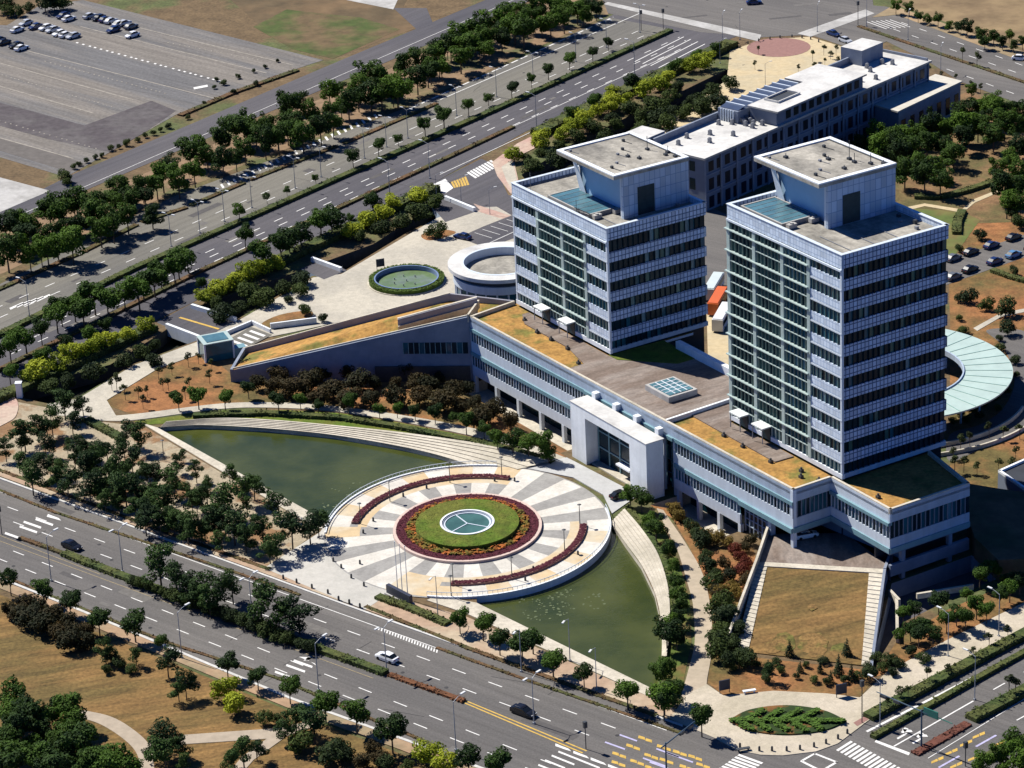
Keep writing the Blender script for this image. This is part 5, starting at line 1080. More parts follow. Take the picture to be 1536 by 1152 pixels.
def mkkind(kind, nvar, fn):
    VAR[kind] = []
    for i in range(nvar):
        r = random.Random(hash(kind) % 1000 * 0 + sum(map(ord, kind)) * 10 + i)
        clumps, top, r0, n, s0, s1 = fn(r)
        VAR[kind].append((crown_mesh('crown', kind, clumps, n, s0, s1, r.randint(0, 9999)), trunk_mesh('trunk', top, r0, [c[0] for c in clumps[1:4]], r.randint(0, 9999))))
def f_round(r):   # unit height
    cl = [((0, 0, .63), (.23, .23, .21))]
    for k in range(9):
        a, d = r.uniform(0, 6.28), r.uniform(.16, .27); cl.append(((d * math.cos(a), d * math.sin(a), .62 + r.uniform(-.17, .2)), (r.uniform(.09, .18),) * 2 + (r.uniform(.08, .14),)))
    return cl, .6, .022, 2100, .017, .038
def f_belt(r):
    cl = [((0, 0, .6), (.22, .22, .24))]
    for k in range(11):
        a, d = r.uniform(0, 6.28), r.uniform(.14, .27); cl.append(((d * math.cos(a), d * math.sin(a), .58 + r.uniform(-.24, .27)), (r.uniform(.08, .17),) * 2 + (r.uniform(.08, .14),)))
    return cl, .65, .022, 2300, .016, .037
def f_pine(r):
    cl = []
    lean = r.uniform(0, 6.28)
    for k in range(12):
        a, d = r.uniform(0, 6.28), r.uniform(.05, .38) * (1.1 - .45 * (k / 12)); z = .38 + .57 * (k / 11) + r.uniform(-.05, .05)
        cl.append(((d * math.cos(a) + .08 * math.cos(lean) * z, d * math.sin(a) + .08 * math.sin(lean) * z, z), (r.uniform(.13, .20),) * 2 + (r.uniform(.07, .11),)))
    return cl, .85, .022, 2100, .014, .036
def f_low(r):
    cl = [((0, 0, .5), (.38, .38, .34))]
    for k in range(9):
        a, d = r.uniform(0, 6.28), r.uniform(.2, .42); cl.append(((d * math.cos(a), d * math.sin(a), .48 + r.uniform(-.22, .26)), (r.uniform(.16, .25),) * 2 + (r.uniform(.14, .2),)))
    return cl, .5, .025, 1300, .03, .062
def f_cone(r):
    cl = []
    for k in range(9): t = k / 8; cl.append(((r.uniform(-.02, .02), r.uniform(-.02, .02), .14 + .8 * t), (.24 * (1 - t) + .03,) * 2 + (.1,)))
    return cl, .9, .02, 650, .02, .05
def f_young(r):
    cl = []
    for k in range(5): a, d = r.uniform(0, 6.28), r.uniform(.03, .2); cl.append(((d * math.cos(a), d * math.sin(a), .72 + r.uniform(-.12, .17)), (r.uniform(.10, .17),) * 2 + (r.uniform(.08, .12),)))
    return cl, .75, .018, 330, .025, .055
for kind, n, fn in (('round', 5, f_round), ('belt', 6, f_belt), ('pine', 6, f_pine), ('lime', 4, f_low), ('shrub', 4, f_low), ('autumn', 4, f_low), ('red', 2, f_low), ('gold', 2, f_low), ('cone', 2, f_cone), ('young', 3, f_young)): mkkind(kind, n, fn)
NAME = {'round': ('street_tree', 'tree'), 'belt': ('broadleaf_tree', 'tree'), 'pine': ('pine_tree', 'pine'), 'lime': ('yellow_green_shrub', 'shrub'), 'shrub': ('shrub', 'shrub'),
        'autumn': ('autumn_shrub', 'shrub'), 'red': ('red_maple', 'tree'), 'gold': ('golden_shrub', 'shrub'), 'cone': ('conifer', 'tree'), 'young': ('young_tree', 'tree')}
CZ = {'round': .63, 'belt': .6, 'pine': .68, 'cone': .5, 'young': .74}
def plant(kind, P, h, label, group):
    nm, cat = NAME[kind]; c, t = rnd.choice(VAR[kind])
    e = empty(nm, P, rnd.uniform(0, 6.28), label, cat, group); s = h * rnd.choice((.82, .9, .97, 1.0, 1.04, 1.12)); k = rnd.uniform(.86, 1.12); e.scale = (s * k * rnd.uniform(.9, 1.1), s * k * rnd.uniform(.9, 1.1), s)
    o = D.objects.new('crown', c); COL.objects.link(o); o.parent = e
    o = D.objects.new('trunk', t); COL.objects.link(o); o.parent = e
    return e
def grove(kind, pts, h, desc, place, group, z0=0.0, jit=.0):
    """pts are crown centres (pixels of the photograph); optional third value is the height"""
    pts = sorted(pts, key=lambda p: p[0])
    for i, p in enumerate(pts):
        hh = (p[2] if len(p) > 2 else h) * rnd.uniform(1 - jit, 1 + jit); Q = G(p[0], p[1], CZ.get(kind, .5) * hh + z0); Q.z = z0
        plant(kind, Q, hh, f'{desc}, {ordn(i)} from the left {place}', group)
# belt between side street and boulevard
belt = oct_([(1480, 400), (1390, 480), (1480, 480), (1310, 540), (1290, 470), (1200, 540), (1190, 620), (1100, 650), (1060, 570), (990, 620), (1000, 710), (870, 740), (850, 670), (760, 720), (640, 830), (530, 830), (440, 890), (340, 890), (220, 930), (90, 970), (220, 1020), (350, 990), (80, 1070), (570, 960), (450, 1030), (320, 1080), (210, 1110), (680, 935), (590, 880), (480, 960), (20, 1000), (140, 1000), (270, 950), (30, 1130), (130, 1130), (410, 940), (520, 890), (800, 790), (730, 780), (930, 690), (1250, 600), (1150, 590), (1440, 560), (1360, 600)], 0, 0)
belt += oct_([(30, 450), (130, 330), (130, 400), (240, 350), (340, 340), (250, 400), (360, 260), (280, 260), (425, 215), (450, 290), (520, 150), (535, 250), (490, 190), (610, 110), (600, 180), (680, 90), (720, 150), (740, 60), (790, 40), (820, 130), (880, 20), (900, 90), (960, 30), (1000, 60), (1060, 20), (640, 200), (180, 420), (80, 380), (400, 300), (560, 200), (660, 150), (780, 110), (850, 70), (940, 80), (1090, 50)], 512, 0)
grove('round', [(p[0] + 13 + (i * 7) % 9, p[1] - 3 - (i * 5) % 7, 7.0) for i, p in enumerate(belt) if i % 2 == 0], 7, 'smaller filling tree', 'among the bushy belt beside the narrow side street', 'smaller trees of the belt')
grove('belt', belt, 9.0, 'bushy green tree', 'in the belt beside the narrow side street', 'trees of the belt between side street and boulevard', jit=.12)
grove('round', oct_([(50, 690, 6), (165, 650, 5), (255, 620, 3.6), (375, 560, 5.4), (460, 520, 6.2), (570, 465, 5.4), (660, 425, 5), (765, 385, 5.4), (855, 355, 4), (930, 300, 6), (1025, 255, 6), (1130, 230, 4.6), (1200, 175, 5.6)], 512, 0) + oct_([(1075, 945, 4.6), (1290, 850, 3), (1420, 800, 3), (1100, 1050, 6.6), (1200, 885, 3)], 0, 0), 5.5, 'small round tree', 'along the clipped hedge of the boulevard median', 'trees on the boulevard median')
grove('round', oct_([(555, 150), (640, 110), (690, 90), (780, 40), (330, 200), (420, 170), (180, 310), (40, 390), (620, 150), (250, 250), (720, 60), (370, 230), (480, 190), (270, 220), (110, 350), (800, 20), (840, -20), (-20, 410)], 0, 384) + oct_([(1260, 1090), (1350, 1040), (1440, 990), (1490, 980), (1180, 1120), (1300, 1070)], 0, 0), 8.2, 'dark round tree', 'in the row on the lower boulevard median', 'dark trees on the lower median')
grove('lime', oct_([(1240, 20), (1120, 65), (1060, 105), (975, 140), (920, 170), (655, 300, 4.6), (570, 345), (475, 370), (415, 410), (320, 430), (255, 480), (130, 530), (1190, 40), (1010, 125), (360, 425), (180, 510)], 0, 384) + oct_([(230, 905), (340, 880), (120, 980), (190, 950), (50, 1030), (1090, 525), (1050, 560), (1000, 590), (900, 620), (1160, 490), (1225, 450), (1290, 430), (1220, 400), (1360, 400), (1470, 345), (1430, 370), (770, 690), (1200, 470)], 512, 0) + oct_([(30, 290), (100, 270)], 1024, 0), 4.8, 'bright yellow-green shrub', 'in the strip beside the dark canal', 'yellow-green shrubs along the canal', jit=.15)
grove('round', oct_([(905, 110, 5), (405, 345, 5.5), (190, 450, 5.5), (40, 510, 5.5), (470, 300, 4.4), (300, 385, 4.4)], 0, 384) + oct_([(140, 900, 6), (40, 970, 4), (1130, 450, 6), (1040, 505, 5), (1310, 360, 6.5), (1500, 290, 6)], 512, 0) + oct_([(150, 200, 5.5), (60, 240, 5)], 1024, 0), 5.5, 'mid green tree', 'among the yellow-green shrubs by the canal', 'green trees by the canal')
grove('shrub', oct_([(300, 560), (420, 520), (560, 470), (640, 430), (700, 390), (220, 590), (1000, 250), (1080, 215), (1180, 190), (1280, 140), (1350, 100), (1130, 160), (970, 210), (700, 470)], 0, 384) + oct_([(80, 1060), (180, 1020), (270, 990), (350, 950), (420, 900), (830, 700), (900, 680), (980, 650), (1060, 610), (1140, 570), (1220, 530), (1300, 480), (1400, 470), (1350, 520), (1240, 560), (1480, 430), (1440, 480), (1180, 620), (1080, 660), (960, 720), (860, 740), (1510, 390)], 512, 0), 4.6, 'dark bank shrub', 'overhanging the canal', 'dark shrubs on the canal banks', z0=-.6, jit=.25)
# grove on the sand by the longer pond
gr = oct_([(20, 845), (105, 790), (165, 760), (230, 730), (200, 830), (320, 720), (370, 660), (285, 650), (160, 920), (80, 900), (250, 960), (140, 980), (330, 870), (360, 830), (420, 850), (450, 920), (390, 940), (300, 1010), (400, 1020), (480, 990), (530, 960), (560, 1030), (470, 1080), (620, 1040), (670, 960), (590, 900), (560, 880), (700, 1080), (760, 1000), (740, 1080), (640, 1120), (880, 1070), (860, 1090), (1030, 960), (1100, 1040), (1000, 1090), (1140, 1020), (1250, 1080), (560, 770), (620, 800), (690, 960), (790, 920, 4), (880, 960, 4), (940, 1010, 4), (820, 880, 3.5)], 0, 384)
gr += oct_([(650, 20), (780, 30), (900, 50), (1010, 40), (1100, 90), (1050, 60), (1310, 70), (1390, 50), (1210, 150), (1240, 120), (1180, 60), (960, 20), (840, 60), (1430, 40)], 0, 768)
gr += [(30 + 29 * k + (k * 37) % 23, 655 + 13.5 * k + (k * 53) % 31, 4.6) for k in range(9)] + [(70 + 30 * k, 640 + 11 * k + (k * 29) % 17, 4.2) for k in range(11)] + [(150 + 26 * k, 735 + 10 * k, 5) for k in range(8)]
grove('pine', gr, 6.2, 'tufted dark pine', 'in the sandy grove beside the longer pond', 'pines of the sandy grove', jit=.12)
grove('pine', oct_([(715, 215, 8.4), (790, 285, 7), (890, 300, 8), (970, 320, 8), (1040, 300, 7.6), (1170, 410, 7.6), (1250, 440, 7), (1340, 445, 6.6), (850, 330, 6), (940, 380, 6)], 0, 768), 7.6, 'broad dark pine', 'on the front road median', 'pines on the front road median')
grove('round', oct_([(40, 290), (190, 340), (310, 390), (440, 470), (600, 480, 7.6), (720, 560, 5), (1020, 675, 5.6), (1155, 715, 6), (1300, 775), (1460, 850, 6.8)], 0, 768) + oct_([(65, 890, 7.2), (225, 980, 7), (570, 1085, 7.2), (690, 1120, 7)], 512, 768), 6.2, 'round street tree', 'on the clay pavement of the near road edge', 'street trees on the near pavement')
grove('round', oct_([(530, 460), (635, 490, 6.4), (810, 585, 6.4), (860, 560, 5.6), (950, 655), (1090, 700), (1285, 785, 7), (1450, 830, 7), (710, 560, 6)], 512, 768), 6.2, 'round street tree', 'between front road and lily pond', 'street trees in front of the lily pond')
grove('round', [(1052, 1070, 7)], 7, 'round street tree standing at the leaf shaped bed', 'corner', 'corner tree')
grove('belt', [(945, 738, 5), (962, 748, 5), (975, 778, 5), (984, 792, 5), (1002, 822, 5.4), (1012, 868, 5), (1010, 845, 4), (1016, 888, 5), (1022, 905, 5), (1005, 935, 6.4), (1015, 950, 5.5), (1000, 950, 6), (998, 995, 6.6), (990, 1005, 5.6), (996, 1040, 7), (1012, 1030, 6), (1016, 925, 4)], 4.8, 'leafy dark tree', 'on the strip between stone steps and tan path', 'trees between lily pond steps and path')
# lower left park
grove('round', oct_([(60, 830), (130, 900), (250, 870), (300, 860), (30, 900), (90, 960), (180, 960), (40, 1000), (130, 1020), (250, 1000), (200, 1050), (60, 1070), (300, 1090), (150, 1110), (400, 1110), (500, 1130), (340, 1040), (240, 1130), (20, 1130), (330, 920), (360, 1140), (450, 1110), (570, 1130), (80, 880), (200, 910), (290, 960), (390, 990, 5)], 0, 768), 7.4, 'dense dark park tree', 'in the copse at the grey curving path', 'park copse trees', jit=.12)
grove('pine', oct_([(470, 610, 5), (610, 640, 3.5), (750, 660, 5.4), (830, 740, 6.6), (730, 1000, 6.4), (700, 1030, 5), (740, 1080, 6.2), (800, 1030, 5), (1090, 1050, 6.2), (1040, 1100, 5.4), (1150, 1040, 5), (1290, 945, 6), (1410, 940, 6.4), (1330, 930, 5), (800, 790, 4), (820, 1100, 4)], 0, 768), 5.6, 'open crowned pine', 'on the dry park lawn', 'pines of the dry park lawn')
grove('lime', oct_([(1010, 790, 4.4), (1060, 860, 4.2)], 0, 768) + oct_([(380, 1080, 4.6), (470, 1130, 4)], 512, 768), 4, 'pale yellowing small tree', 'among the pines of the dry lawn', 'pale small trees of the dry lawn')
grove('shrub', oct_([(1190, 930, 2.8), (1240, 925, 2.4), (1360, 1030, 3.8), (1490, 1080, 4.4), (1520, 1050, 4), (540, 670, 3), (500, 640, 3), (590, 700, 2.4), (480, 700, 2.4)], 0, 768) + oct_([(20, 1080, 3.6), (200, 1120, 3), (300, 1130, 3)], 512, 768), 3, 'rounded evergreen shrub', 'around the park path junction', 'evergreen shrubs of the park')
grove('autumn', oct_([(120, 410), (180, 430), (230, 470), (300, 490), (340, 540), (80, 450), (200, 500), (260, 540), (130, 470), (310, 580), (370, 570), (390, 520), (40, 430)], 0, 768) + oct_([(150, 1060, 4), (90, 1110, 3.4), (180, 1100, 3)], 512, 768), 4.0, 'rusty autumn shrub', 'along the dry park lawn edge', 'autumn shrubs of the park', jit=.15)
# bank in front of the podium
bk = oct_([(20, 520), (100, 480), (70, 560), (150, 560), (200, 500), (240, 560), (290, 510), (340, 560), (400, 460), (390, 570), (440, 540), (500, 600), (560, 580), (470, 650), (540, 670), (600, 650), (660, 700), (620, 730), (700, 680), (760, 730), (350, 620), (250, 630), (130, 640), (30, 630)], 512, 384) + oct_([(1100, 490), (1180, 500), (1260, 520), (1340, 490), (1400, 560), (1460, 520), (1500, 590), (1440, 620), (1330, 590), (1240, 580), (1160, 560), (1500, 490), (1380, 600)], 0, 384)
grove('autumn', bk, 4.6, 'dark russet shrub', 'on the shaded bank before the podium wing', 'shrubs of the podium bank', jit=.2)
grove('round', oct_([(1250, 640, 4.8), (1010, 640, 4.4), (890, 630, 5), (800, 635, 5), (1430, 660, 4), (1350, 640, 4), (1115, 585, 4.6)], 0, 384) + oct_([(170, 680, 4), (250, 680, 4), (420, 700, 4.4), (500, 710, 4), (30, 655, 4.6), (700, 800, 6), (770, 820, 6), (840, 830, 6.4), (900, 840, 6.4), (560, 740, 5), (640, 760, 5), (930, 870, 5), (330, 690, 4)], 512, 384), 5, 'dark leafy tree', 'along the pale path behind the longer pond', 'trees behind the longer pond')
grove('young', oct_([(660, 590), (755, 560), (850, 560), (890, 440), (845, 455), (940, 530), (770, 490), (710, 510), (620, 600), (560, 600), (640, 640), (950, 470), (830, 600), (730, 560), (520, 540, 4.5), (345, 655, 4.5), (500, 560)], 0, 384), 3.2, 'thin young tree', 'on the orange soil by the glass cube', 'young trees on the orange soil')
grove('shrub', oct_([(1350, 140, 4.6), (1375, 235, 3.4), (1450, 270, 3), (1300, 190, 2.6)], 0, 384) + [(655, 343, 4.4)], 3, 'solitary dark shrub', 'on the paved court by the fountain pool', 'shrubs of the paved court')
# planted bed right of the podium
grove('gold', [(1012, 760, 2.6), (1020, 772, 2.6), (1040, 790, 3), (1062, 800, 3), (1075, 806, 3), (1092, 812, 2.6), (1078, 884, 2.8), (1094, 880, 2.8), (1104, 888, 2.6)], 2.8, 'yellowing shrub', 'in the mixed bed under the podium windows', 'yellowing shrubs of the mixed bed')
grove('shrub', [(1036, 790), (1050, 808), (1060, 830), (1048, 800), (1058, 845), (1068, 845, 2.4), (1075, 860, 2.6), (1070, 870), (1080, 905, 4.4), (1092, 915, 4.4), (1084, 925, 4.4), (1082, 958, 4.6), (1098, 962, 4.2), (1078, 976, 4), (1112, 978, 4), (1094, 990, 3.6), (1080, 940, 3.8), (1104, 942, 3.4), (1124, 988, 3.4)], 3.4, 'deep green shrub', 'in the mixed bed beside the tilted lawn', 'green shrubs of the mixed bed')
grove('red', [(1108, 832, 3.2), (1112, 852, 3.4), (1118, 840, 3), (1104, 822, 2.4)], 3.2, 'crimson leaved small tree', 'by the long wall of the tilted lawn', 'crimson trees')
grove('autumn', [(1088, 845), (1080, 870), (1095, 862), (1118, 818), (1125, 808), (1085, 895), (1074, 884), (1078, 892), (1120, 868)], 2.8, 'brown tinted shrub', 'in the mixed bed beside the crimson trees', 'brown shrubs of the mixed bed')
grove('cone', [(1184, 972, 3.2), (1270, 970, 4), (1258, 1000, 3.6), (1277, 1008, 3.4), (1246, 1012, 3), (1152, 1000, 2.4), (1200, 1000, 2.2), (1230, 1000, 2.4)], 3, 'small dark conifer', 'at the foot of the tilted lawn', 'conifers at the foot of the lawn')
grove('pine', [(1154, 1004, 3.6)], 3.6, 'flat topped small pine below the tilted lawn', 'bed', 'flat pine')
grove('shrub', [(1100, 1000), (1135, 995), (1166, 992), (1172, 1005), (1195, 1012), (1210, 995), (1220, 1018), (1235, 990), (1265, 1018), (1285, 1012), (1150, 1018), (1300, 1000), (1240, 1022)], 1.6, 'low scrubby shrub', 'between lawn foot and corner paving', 'scrub at the lawn foot')
grove('round', [(1366, 938, 5), (1385, 930, 5), (1400, 945, 4.6), (1378, 950, 4.6), (1420, 925, 5), (1435, 915, 5), (1448, 925, 4.6), (1465, 905, 5), (1480, 915, 4.4), (1408, 900, 4.6), (1355, 915, 4), (1372, 910, 4), (1500, 890, 4.6), (1515, 880, 5), (1470, 860, 5), (1490, 850, 4.6), (1512, 868, 4), (1450, 885, 4), (1350, 950, 3.6), (1530, 870, 5)], 4.8, 'dark garden tree', 'on the bank between court and side street', 'trees on the court bank')
grove('shrub', [(1340, 985), (1330, 990), (1350, 995), (1322, 1000), (1366, 975), (1385, 985), (1315, 985), (1340, 1005, 2.4), (1302, 1008, 3)], 2.2, 'mixed garden shrub', 'at the lower end of the court bank', 'shrubs at the court bank end')
grove('young', [(1331, 1048), (1352, 1034), (1362, 1034), (1391, 1010), (1422, 998), (1460, 974), (1484, 955), (1512, 940), (1514, 1018, 4.4), (1524, 1018, 4.4)], 3.0, 'spindly young tree', 'beside the side street hedge', 'young trees along the side street')
grove('belt', [(1500, 1128, 6), (1520, 1110, 6), (1475, 1145, 5.6), (1530, 1140, 6), (1505, 1150, 5)], 6, 'leafy tree', 'at the lower right street edge', 'trees at the lower street edge')
# wood and gardens at the right
wood = oct_([(800, 620), (870, 600), (930, 620), (1000, 600), (1060, 570), (1120, 560), (1180, 560), (1240, 500), (1290, 480), (1340, 470), (1400, 480), (1450, 540), (1500, 560), (1520, 480), (1020, 660), (1100, 640), (1180, 640), (1260, 600), (1330, 560), (1400, 600), (1060, 720), (1140, 720), (1220, 680), (980, 690), (1000, 760), (1090, 770), (1160, 790), (1300, 400, 5), (1400, 440), (1350, 520), (1460, 480), (1420, 740), (1470, 700), (1510, 640), (1510, 760), (1440, 830), (1500, 840), (1460, 890), (1520, 900), (1260, 550), (880, 640), (950, 650), (1480, 950, 5)], 1024, 0)
grove('belt', wood, 8.6, 'deep green garden tree', 'in the wooded garden behind the taller tower', 'trees of the wooded garden', jit=.12)
grove('shrub', [(1455, 442, 4), (1340 + 98, 300 + 145, 2.4), (1480, 455, 3), (1508, 460, 4), (1512, 490, 4), (1470, 350, 3), (1530, 330, 4), (1440, 372, 2), (1520, 405, 2.6), (1500, 520, 2.4), (1444, 495, 2)], 3, 'round garden shrub', 'on the orange soil near the parked cars', 'garden shrubs by the car park')
grove('young', [(1441, 655), (1455, 652), (1484, 640), (1505, 643), (1430, 672), (1432, 690), (1446, 690), (1466, 694), (1498, 688), (1524, 670), (1530, 640), (1520, 690)], 3.6, 'young ornamental tree', 'along the outer edge of the ring road', 'young trees at the ring road')
grove('shrub', [(1440, 618), (1460, 612), (1476, 604), (1492, 596), (1510, 585), (1430, 630), (1450, 628), (1470, 622), (1498, 610), (1526, 560), (1522, 540), (1500, 505), (1440, 475)], 2.0, 'low shrub', 'around the green ring canopy', 'shrubs around the ring canopy')
grove('belt', oct_([(960, 20, 5), (1020, 30), (1060, 60), (1100, 70), (1150, 80), (1200, 100), (1240, 110), (1280, 120), (1340, 150), (1400, 160), (1440, 180), (1490, 190), (1530, 180), (1360, 180), (1470, 150)], 1024, 0), 4.6, 'street tree', 'along the far road before the dry hill', 'trees of the far road')
grove('young', oct_([(1260, 230, 4.4), (1325, 250, 4.4), (1105, 305, 3), (1300, 370, 3.6), (1340, 385, 2.6), (1230, 345, 2.4), (1165, 325, 2), (325, 280, 3), (520, 290, 3), (585, 240, 3.4), (595, 285, 3), (640, 270, 2.6), (635, 215, 3), (690, 215, 3), (700, 260, 2.6), (665, 240, 2.4), (340, 215, 2.6)], 1024, 0), 3, 'slender small tree', 'around the red paving disc and rear block', 'small trees around the rear block')
# small dots of shrub along the big lot
grove('shrub', oct_([(1250, 270, 1.4), (1195, 297, 1.4), (1140, 317, 1.4), (1070, 343, 1.6), (1005, 370, 1.8), (962, 388, 1.6), (975, 355, 1.4), (720, 580, 1.6), (760, 565, 1.6), (690, 595, 1.6), (655, 607, 1.6), (620, 625, 1.6), (572, 640, 2), (535, 655, 1.8), (500, 665, 1.8), (460, 695, 1.6), (430, 703, 1.6), (390, 720, 1.6), (355, 735, 1.6), (330, 747, 1.8), (285, 790, 4), (300, 810, 3), (920, 460, 1.4), (1050, 410, 1.4), (1150, 375, 1.6), (845, 525, 1.6)], 0, 0), 1.5, 'small dark bush', 'along the rim of the big parking lot', 'bushes along the parking lot rim')
grove('shrub', oct_([(200, 10, 6), (240, 5, 6), (280, 8, 5), (130, 25, 4), (80, 45, 4), (30, 40, 5), (20, 15, 6)], 0, 0), 5, 'dark scrub tree', 'behind the far corner of the parking lot', 'scrub behind the parking lot')

# ------------------------------------------------------------------ hedges: a trimmed core with leaves over it
grove('shrub', [(884 + 24 * k, 232 - 11.2 * k + (k % 3) * 4, 4.5) for k in range(9)] + [(1008, 165, 5), (1040, 150, 5), (1070, 135, 5), (1095, 122, 5), (960, 190, 5), (990, 178, 5), (1020, 172, 4), (1055, 158, 4)], 4.5, 'dark overhanging shrub', 'on the canal bank behind the towers', 'shrubs of the far canal bank', jit=.2)
def hedge(name, label, px, w, h, m, group=None, dens=5.0, s=(.14, .32), z0=0.05):
    pts = [G(x, y, z0) for x, y in px]; P0 = pts[0]; b = MB(); rr = random.Random(len(px) * 7 + int(px[0][0]))
    for A, C_ in zip(pts, pts[1:]): b.beam((A.x - P0.x, A.y - P0.y), (C_.x - P0.x, C_.y - P0.y), w * .9, 0, h * .82)
    for A, C_ in zip(pts, pts[1:]):
        d = (C_ - A); L = d.length
        if L < .01: continue
        d.normalize(); n_ = Vector((-d.y, d.x, 0))
        for k in range(int(L * (w + 2 * h) * dens)):
            t = rr.uniform(0, L); q = rr.uniform(-(w / 2 + h), w / 2 + h); hh = h * (.9 + .2 * math.sin(t * .7 + px[0][1]))
            if abs(q) < w / 2: off, z = q, hh - rr.uniform(0, .12) + .06
            else: off, z = math.copysign(w / 2 * rr.uniform(.9, 1.08), q), max(.05, hh - (abs(q) - w / 2))
            p = A + d * t + n_ * off - P0; p.z = z; sz = rr.uniform(*s)
            nr = Vector((rr.gauss(0, .4), rr.gauss(0, .4), .8)) + n_ * (0 if abs(q) < w / 2 else math.copysign(1.0, q)); nr.normalize()
            a = nr.orthogonal().normalized(); c_ = nr.cross(a); tt = rr.uniform(0, 6.28); a, c_ = a * math.cos(tt) + c_ * math.sin(tt), c_ * math.cos(tt) - a * math.sin(tt)
            b.poly([p - a * sz, p - c_ * sz * .7, p + a * sz, p + c_ * sz * .7])
    o = b.build(name, m); o.location = P0; return tag(o, label, 'hedge', group)
hedge('hedge', 'long clipped hedge on the boulevard median with small round trees', [(-70, 538), (200, 405), (512, 267), (745, 165), (1006, 47)], 2.0, .9, HEDGE, dens=3)
for i, (a, c) in enumerate((((-40, 452), (115, 383)), ((124, 379), (205, 338)), ((212, 334), (280, 312)), ((286, 309), (366, 275)), ((374, 271), (505, 220)), ((516, 216), (655, 156)))):
    hedge('low_hedge', f'low hedge strip of the service lane, {ordn(i)} from the left', [a, c], 1.6, .45, HEDGE_BR, 'low hedge strips of the service lane', 3)
hedge('hedge', 'narrow hedge dividing the lower boulevard lanes', [(-60, 585), (170, 472), (300, 408), (512, 311), (679, 234), (770, 191)], 1.5, .6, HEDGE_BR, dens=3)
hedge('canal_hedge', 'dark bank hedge left of the driveway bridge', [(-40, 618), (60, 572), (160, 526), (230, 494)], 3.5, 1.5, HEDGE, 'canal hedges', 3, (.2, .4))
hedge('canal_hedge', 'dark bank hedge between driveway bridge and junction islands', [(304, 452), (400, 404), (500, 358), (600, 310), (652, 285)], 4.0, 1.7, HEDGE, 'canal hedges', 3, (.2, .4))
hedge('canal_hedge', 'dark bank hedge leading to the red paving disc', [(806, 204), (900, 158), (1000, 112), (1098, 68)], 4.5, 1.8, HEDGE, 'canal hedges', 3, (.2, .4))
hedge('median_hedge', 'dark hedge under the pines of the front road median', [(96, 832), (167, 860), (283, 904), (420, 955), (579, 1012)], 1.8, .9, HEDGE, dens=4)
grove('shrub', [(200 + 11.5 * k, 868 + 4.4 * k, 2.6) for k in range(24)], 2.6, 'dark spreading shrub', 'beneath the pines of the front road median', 'shrubs beneath the median pines', jit=.2)
hedge('median_hedge', 'brown hedge at the left end of the front road median', [(30, 808), (94, 831)], 1.0, .5, HEDGE_BR, dens=5)
hedge('median_hedge', 'brown dried hedge at the right end of the front road median', [(584, 1013), (640, 1033), (696, 1053)], 1.2, .5, mat('dry_hedge', (0.13, 0.055, 0.025), 0.98, 0.4, 1.0), dens=5)
for i, (px) in enumerate(([(-60, 712), (83, 769), (333, 852), (450, 893)], [(655, 972), (800, 1024), (1024, 1101)])): hedge('kerb_planting', ('low brown planting strip by the grove lane', 'low brown planting strip past the lay-by hatching')[i], px, .7, .22, HEDGE_BR, 'planting strips of the front road', 5)
hedge('kerb_planting', 'low brown planting strip on the near side of the front road', [(-60, 838), (80, 896), (253, 965), (417, 1018), (555, 1078), (655, 1120)], .7, .22, HEDGE_BR, 'planting strips of the front road', 5)
hedge('grass_verge', 'grassy verge between pavement and kerb before the lily pond', [(548, 910), (700, 972), (860, 1030), (985, 1074)], 1.0, .25, HEDGE_BR, dens=5)
hedge('sign_hedge', 'hedge beside the dark name wall at the plaza edge', [(566, 897), (620, 916), (672, 938)], 1.8, .8, HEDGE, dens=6)
hedge('grove_verge', 'grassy verge along the front road before the sandy grove', [(-40, 692), (60, 728), (250, 800), (405, 855)], 1.0, .25, HEDGE_BR, dens=5)
hedge('pond_hedge', 'curving shrub hedge above the longer pond steps', [(290, 626), (400, 622), (512, 629), (600, 643), (680, 659), (770, 678), (830, 694)], 1.6, .9, HEDGE, dens=5)
hedge('pond_hedge', 'clipped hedge strip along the lily pond steps', [(940, 762), (968, 796), (992, 832), (1007, 876), (1011, 920)], 1.4, .6, HEDGE, dens=5)
hedge('block_hedge', 'short bright hedge block near the canal end', [(130, 631), (181, 658)], 2.2, .8, HEDGE, dens=6)
hedge('street_hedge', 'thick hedge between corner paving and cycle lane', [(1302, 1079), (1400, 1027), (1480, 984), (1620, 910)], 2.4, 1.1, HEDGE, 'side street hedges', 4)
hedge('street_hedge', 'narrow hedge between cycle lane and side street', [(1309, 1108), (1400, 1057), (1500, 1001), (1640, 924)], 1.3, .8, HEDGE, 'side street hedges', 4)
hedge('street_hedge', 'hedge on the side street median', [(1456, 1081), (1500, 1058), (1640, 984)], 2.6, 1.0, HEDGE, 'side street hedges', 4)
hedge('street_hedge', 'brown bed on the side street median by the signal pole', [(1372, 1132), (1452, 1086)], 1.8, .35, mat('rust_bed', (0.12, 0.045, 0.03), 0.98, 0.3, 1.0), 'side street hedges', 5)
hedge('street_hedge', 'dark hedge at the lower right street edge', [(1480, 1140), (1560, 1100), (1640, 1060)], 2.0, .9, HEDGE, 'side street hedges', 4)
hedge('garden_hedge', 'green hedge on the orange soil beyond the ring canopy', [(1488, 407), (1512, 416), (1560, 430)], 1.6, .9, HEDGE, 'garden hedges', 5)
hedge('garden_hedge', 'dark hedge curving through the wooded garden', [(1372, 297), (1410, 298), (1450, 288), (1492, 274)], 2.0, 1.0, HEDGE, 'garden hedges', 5)
hedge('garden_hedge', 'bright green hedge beside the parked cars', [(1443, 318), (1436, 335), (1435, 352)], 2.2, .9, HEDGE, 'garden hedges', 5)
